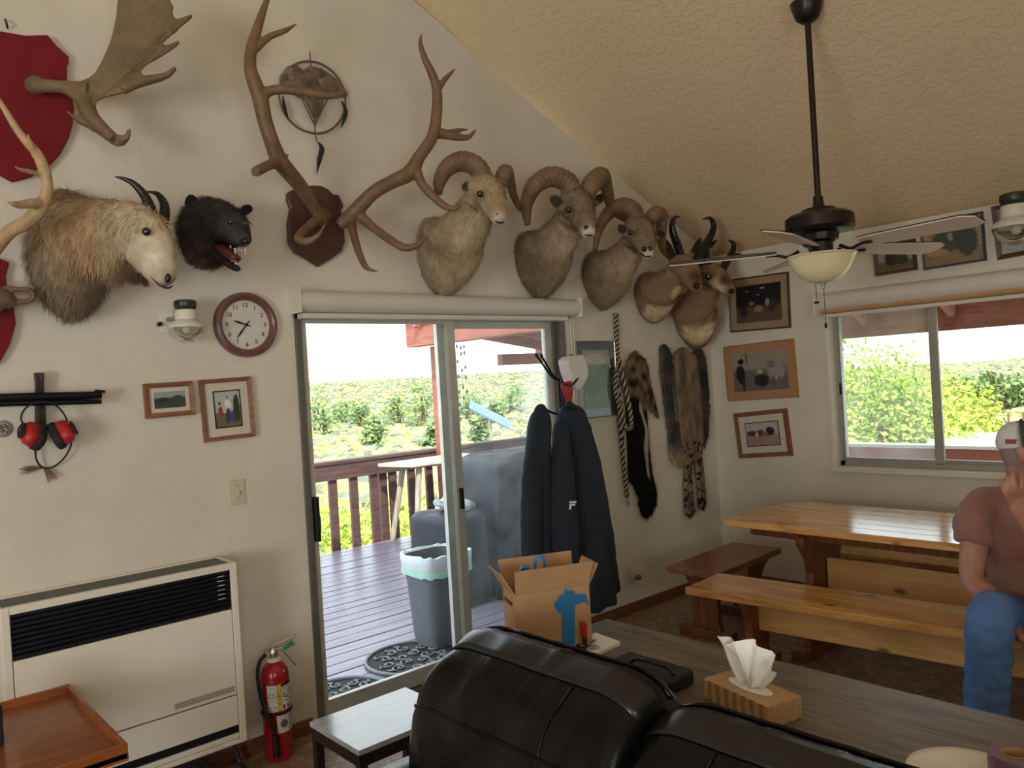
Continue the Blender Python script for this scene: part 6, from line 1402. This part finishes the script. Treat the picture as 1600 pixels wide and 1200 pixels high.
pelt('skunk_pelt', 'long black pelt with a pale stripe hanging below the mottled brown one', [[(977,618),(988,612),(1000,628),(1008,640),(1011,690),(1016,735),(1024,770),(1023,792),(1018,796),(1018,802),(1008,810),(1001,804),(996,775),(988,757),(981,752),(980,700),(978,650)]], .012, .022, skunk, 2400, .018)
pelt('fox_pelt', 'narrow grey-brown fox pelt, first of the three hung in the corner', [[(1030,541),(1036,537),(1042,546),(1047,556),(1047,610),(1052,655),(1062,685),(1068,715),(1066,728),(1056,728),(1046,716),(1043,675),(1036,625),(1031,580)]], .012, .025,
     lambda p, n: mixc(mixc(S(112,96,82), S(74,80,84), .5+noise.noise(p*9)*1.4), S(186,160,130), max(0, (A(1050,690).z-p.z)*9)), 2600, .020)
pelt('bobcat_pelt', 'spotted tan bobcat pelt with long hind legs hanging in the corner', [[(1053,553),(1060,544),(1068,543),(1076,552),(1084,556),(1090,600),(1094,650),(1096,690),(1093,712),(1097,745),(1100,785),(1097,797),(1091,793),(1088,755),(1084,722),(1080,718),(1078,745),(1081,785),(1084,797),(1076,810),(1069,800),(1067,760),(1069,722),(1062,695),(1058,640),(1053,600)]], .022, .026,
     spotted(S(158,138,114), S(34,30,30), .3, A(1075,690).z, 46, .14), 3000, .014)
pelt('coyote_pelt', 'dark grey pelt hung last in the corner beside the spotted one', [[(1081,552),(1088,540),(1094,548),(1099,560),(1103,600),(1105,640),(1103,680),(1098,698),(1094,690),(1092,640),(1087,600)]], .012, .026, lambda p, n: mixc(S(110,92,78), S(64,72,78), .5+noise.noise(p*8)*1.5), 1800, .020)
# ---------------------------------------------------------------- seated man
pm = thing('person', D(1590,1180,3.4), 'seated man in brown t-shirt, jeans and two-tone cap resting chin on hand', 'person')
m_skin = M('skin', None, .5, 0, .06, 18, .15, 90, vcol=True); m_skin.node_tree.nodes['Principled BSDF'].inputs['Subsurface Weight'].default_value = .08
m_tee = M('brown_tshirt', S(138,100,88), .9, 0, .08, 8, .2, 220, sheen=.2); m_jean = M('blue_denim', S(82,118,174), .85, 0, .25, 5, .3, 200)
FWh = V((FW.x, FW.y, 0)).normalized(); RTh = V((RT.x, RT.y, 0)).normalized(); ZZ = V((0,0,1))
Fh = (RTh*.80-FWh*.60).normalized(); Hs = Fh.cross(ZZ).normalized()
Hc = D(1603,706,3.40)
def hp3(f_, s_, z_): return Hc+Fh*f_+Hs*s_+ZZ*z_
b = MB()
b.loft([(hp3(.050,0,-.122), Hs,.022,.020),(hp3(.036,0,-.108), Hs,.045,.050),(hp3(.022,0,-.075), Hs,.060,.076),(hp3(.008,0,-.03), Hs,.070,.094),(hp3(.0,0,.02), Hs,.075,.100),(hp3(-.006,0,.06), Hs,.072,.094),(hp3(-.012,0,.095), Hs,.052,.068),(hp3(-.014,0,.112), Hs,.015,.02)], 24, 5)
b.loft([(hp3(.092,0,.025),Hs,.010,.010),(hp3(.108,0,-.005),Hs,.013,.014),(hp3(.118,0,-.028),Hs,.018,.015),(hp3(.100,0,-.042),Hs,.012,.010)], 12, 4)     # nose
b.tube([hp3(.078,-.045,.030),hp3(.100,-.018,.034),hp3(.100,.018,.034),hp3(.078,.045,.030)], [.010,.011,.011,.010], 8, 3)      # brow
b.tube([hp3(.082,-.022,-.072),hp3(.098,0,-.070),hp3(.082,.022,-.072)], [.007,.009,.007], 8, 3); b.tube([hp3(.080,-.020,-.086),hp3(.094,0,-.086),hp3(.080,.020,-.086)], [.007,.009,.007], 8, 3)   # lips
for k in (-1, 1): b.loft([(hp3(-.006,.070*k,-.035), Fh,.008,.006),(hp3(-.008,.080*k,-.02), Fh,.016,.008),(hp3(-.012,.084*k,.012), Fh,.020,.009),(hp3(-.012,.080*k,.030), Fh,.010,.006)], 12, 4)   # ears
nb = D(1598,758,3.45)
b.loft([(nb-ZZ*.06, Hs,.070,.065),(nb, Hs,.062,.062),(hp3(-.018,0,-.09), Hs,.058,.060),(hp3(-.015,0,-.04), Hs,.055,.060)], 18, 4)
rsh, rel, rwr = D(1530,795,3.43), D(1519,905,3.37), D(1584,982,3.13)
b.tube([rsh, rsh.lerp(rel,.5)-RT*.006, rel, rel.lerp(rwr,.35), rel.lerp(rwr,.7), rwr], [.058,.056,.047,.049,.038,.028], 14, 4)
lsh, lel, lwr = D(1672,800,3.5), D(1662,930,3.18), D(1612,832,3.13)
b.tube([lsh, lsh.lerp(lel,.5), lel, lel.lerp(lwr,.35), lel.lerp(lwr,.75), lwr], [.058,.054,.045,.047,.035,.028], 14, 4)
# hand at the chin: palm, four fingers, thumb
def finger(pts, r0): b.tube([D(*q) for q in pts], [r0, r0*.98, r0*.88, r0*.72, r0*.5][:len(pts)], 10, 4)
b.loft([(lwr, RT, .026,.018),(D(1604,812,3.125), RT,.036,.017),(D(1595,793,3.12), RT,.042,.016),(D(1588,777,3.12), RT,.038,.013)], 16, 4)
finger([(1578,786,3.115),(1571,772,3.10),(1566,760,3.11),(1565,754,3.125)], .0088)
finger([(1584,780,3.115),(1577,763,3.095),(1573,750,3.105),(1573,744,3.12)], .0096)
finger([(1591,776,3.115),(1586,757,3.09),(1583,744,3.10),(1584,738,3.12)], .0098)
finger([(1599,777,3.12),(1597,759,3.095),(1596,746,3.105),(1598,740,3.12)], .0094)
finger([(1608,806,3.115),(1618,790,3.10),(1622,774,3.11),(1620,764,3.125)], .0105)
# hand hanging between the knees
b.loft([(rwr, RT,.026,.019),(D(1597,992,3.08), RT,.030,.018),(D(1608,1000,3.05), RT,.036,.017),(D(1618,1006,3.03), RT,.032,.014)], 16, 4)
for k in range(4):
    dy = -8+k*6.5; b.tube([D(1616,1006+dy,3.03), D(1630,1012+dy,3.00), D(1638,1022+dy,3.0), D(1638,1032+dy*.9,3.01)], [.0095,.009,.008,.006], 10, 4)
b.tube([D(1602,988,3.06), D(1612,984,3.03), D(1622,988,3.01), D(1628,994,3.01)], [.011,.0105,.009,.006], 10, 4)
SK = S(178,132,110)
def skinp(p, n):
    q = p-Hc; f_, s_, z_ = q.dot(Fh), q.dot(Hs), q.z
    c = mixc(SK, S(166,112,94), .5+noise.noise(p*16)*.9)
    if abs(q.length) < .2:
        if z_ > -.07 and f_ < -.022 and z_ > -.06: c = mixc(c, S(128,118,108), .8)      # short grey hair
        if f_ > .03 and z_ < -.055: c = mixc(c, S(150,130,116), .45)                    # stubble
        if f_ > .07 and -.092 < z_ < -.066 and abs(s_) < .026: c = S(150,88,78)
    return c
body = b.build('body', m_skin, pm, remesh=.0052, relax=3, paint=skinp)
for k in (-1, 1):
    e = MB().ball(hp3(.083,.031*k,.012), .0125, 12, 8).build('eye', M('eye_white', S(220,214,206), .2) if k < 0 else bpy.data.materials['eye_white'], body, smooth=True)
    MB().ball(hp3(.092,.031*k,.012), .006, 10, 6).build('iris', m_eye, body, smooth=True)
# shirt
Ft = (-FWh*.92+RTh*.25).normalized(); Ts = Ft.cross(ZZ).normalized(); b = MB()
b.loft([(D(1618,962,3.50),Ts,.185,.135),(D(1616,935,3.48),Ts,.195,.150),(D(1612,900,3.46),Ts,.195,.155),(D(1606,855,3.45),Ts,.200,.140),(D(1602,810,3.46),Ts,.205,.118),(D(1600,782,3.47),Ts,.180,.092),(D(1598,764,3.46),Ts,.105,.075),(D(1598,754,3.455),Ts,.072,.068)], 32, 5)
b.tube([D(1570,782,3.47), D(1538,790,3.45), D(1522,815,3.42), D(1519,849,3.40)], [.062,.078,.076,.074], 18, 4)
b.tube([D(1630,785,3.48), D(1662,795,3.49), D(1676,820,3.46), D(1676,858,3.40)], [.062,.078,.076,.074], 18, 4)
o = b.build('tshirt', m_tee, pm, remesh=.009, relax=5)
ruffle(o, lambda p: .011*noise.noise(V((p.x*10+p.z*9, p.y*10, p.z*12)))+.006*noise.noise(V((p.x*22+p.z*16, p.y*22, p.z*26))))
MB().tube([D(1598,753,3.455)+(Ts*math.cos(a*PI/12)*.069+Ft*math.sin(a*PI/12)*.066)+ZZ*(.0-.012*math.sin(a*PI/12)) for a in range(24)], .006, 8, closed=True).build('neckband', m_tee, o, smooth=True)
# jeans and shoes
b = MB(); hip = D(1618,968,3.52)
b.loft([(hip-ZZ*.055,Ts,.165,.13),(hip,Ts,.190,.150),(hip+ZZ*.055,Ts,.185,.145)], 24, 4)
legs = (((1580,968,3.47),(1548,966,3.10),(1543,1060,3.10),(1540,1140,3.14)), ((1660,972,3.48),(1672,972,3.08),(1676,1060,3.08),(1680,1150,3.12)))
for h_, kn, sh, an in legs: b.tube([D(*h_), D(*h_).lerp(D(*kn),.5)+ZZ*.01, D(*kn), D(*sh), D(*an)-ZZ*.02], [.100,.096,.086,.082,.078], 18, 5)
o = b.build('jeans', m_jean, pm, remesh=.010, relax=4)
ruffle(o, lambda p: .008*noise.noise(V((p.x*12, p.y*12, p.z*18)))+.005*noise.noise(V((p.x*25, p.y*25, p.z*34))))
for _, _, _, an in legs:
    a = D(*an); a.z = 0; f_ = (-FWh*.95-RTh*.2).normalized(); s_ = f_.cross(ZZ)
    sh_ = MB().loft([(a-f_*.07+ZZ*.045,s_,.034,.040),(a-f_*.03+ZZ*.065,s_,.042,.064),(a+f_*.04+ZZ*.055,s_,.045,.054),(a+f_*.12+ZZ*.038,s_,.050,.037),(a+f_*.18+ZZ*.028,s_,.032,.026)], 16, 4).build('shoe', M('brown_boot', S(84,58,42), .5), pm, smooth=True)
# cap: dark front panels, white mesh back, brim, patch
cap = thing('cap', Hc+ZZ*.03, 'dark green and white mesh-back cap worn by the seated man', 'cap')
def capp(p, n): f_ = (p-Hc).dot(Fh); return S(206,206,202) if f_ < -.022 else S(58,70,66)
o = MB().loft([(hp3(-.002,0,.028), Hs,.081,.106),(hp3(-.006,0,.06), Hs,.082,.106),(hp3(-.010,0,.095), Hs,.072,.092),(hp3(-.012,0,.120), Hs,.050,.064),(hp3(-.012,0,.134), Hs,.012,.016)], 30, 6).build('crown', M('cap_cloth', None, .85, 0, .06, 30, .2, 300, vcol=True), cap, smooth=True)
paint_mesh(o.data, capp)
MB().sheet(lambda u, v: hp3(.085+.085*v*(1-.5*abs(2*u-1)**2.2), (2*u-1)*.078, .036-.016*v-.022*(2*u-1)**2), 16, 8, .004).build('brim', M('cap_brim', S(50,60,58), .8), cap, smooth=True)
MB().ball(hp3(-.012,0,.136), .007, 8, 6).build('button', bpy.data.materials['cap_brim'], cap, smooth=True)
pc = Hc-FWh*.0-Hs*0; sp_ = (-Hs if (-Hs).dot(-FWh) > 0 else Hs)
pt0 = hp3(-.045,0,.052)+sp_*.0795; MB().obx(pt0, Fh*.022, sp_*.0012, ZZ*.010).build('side_label', M('cap_label', S(150,60,70), .7), cap)
bpy.data.scenes.remove(TMP)
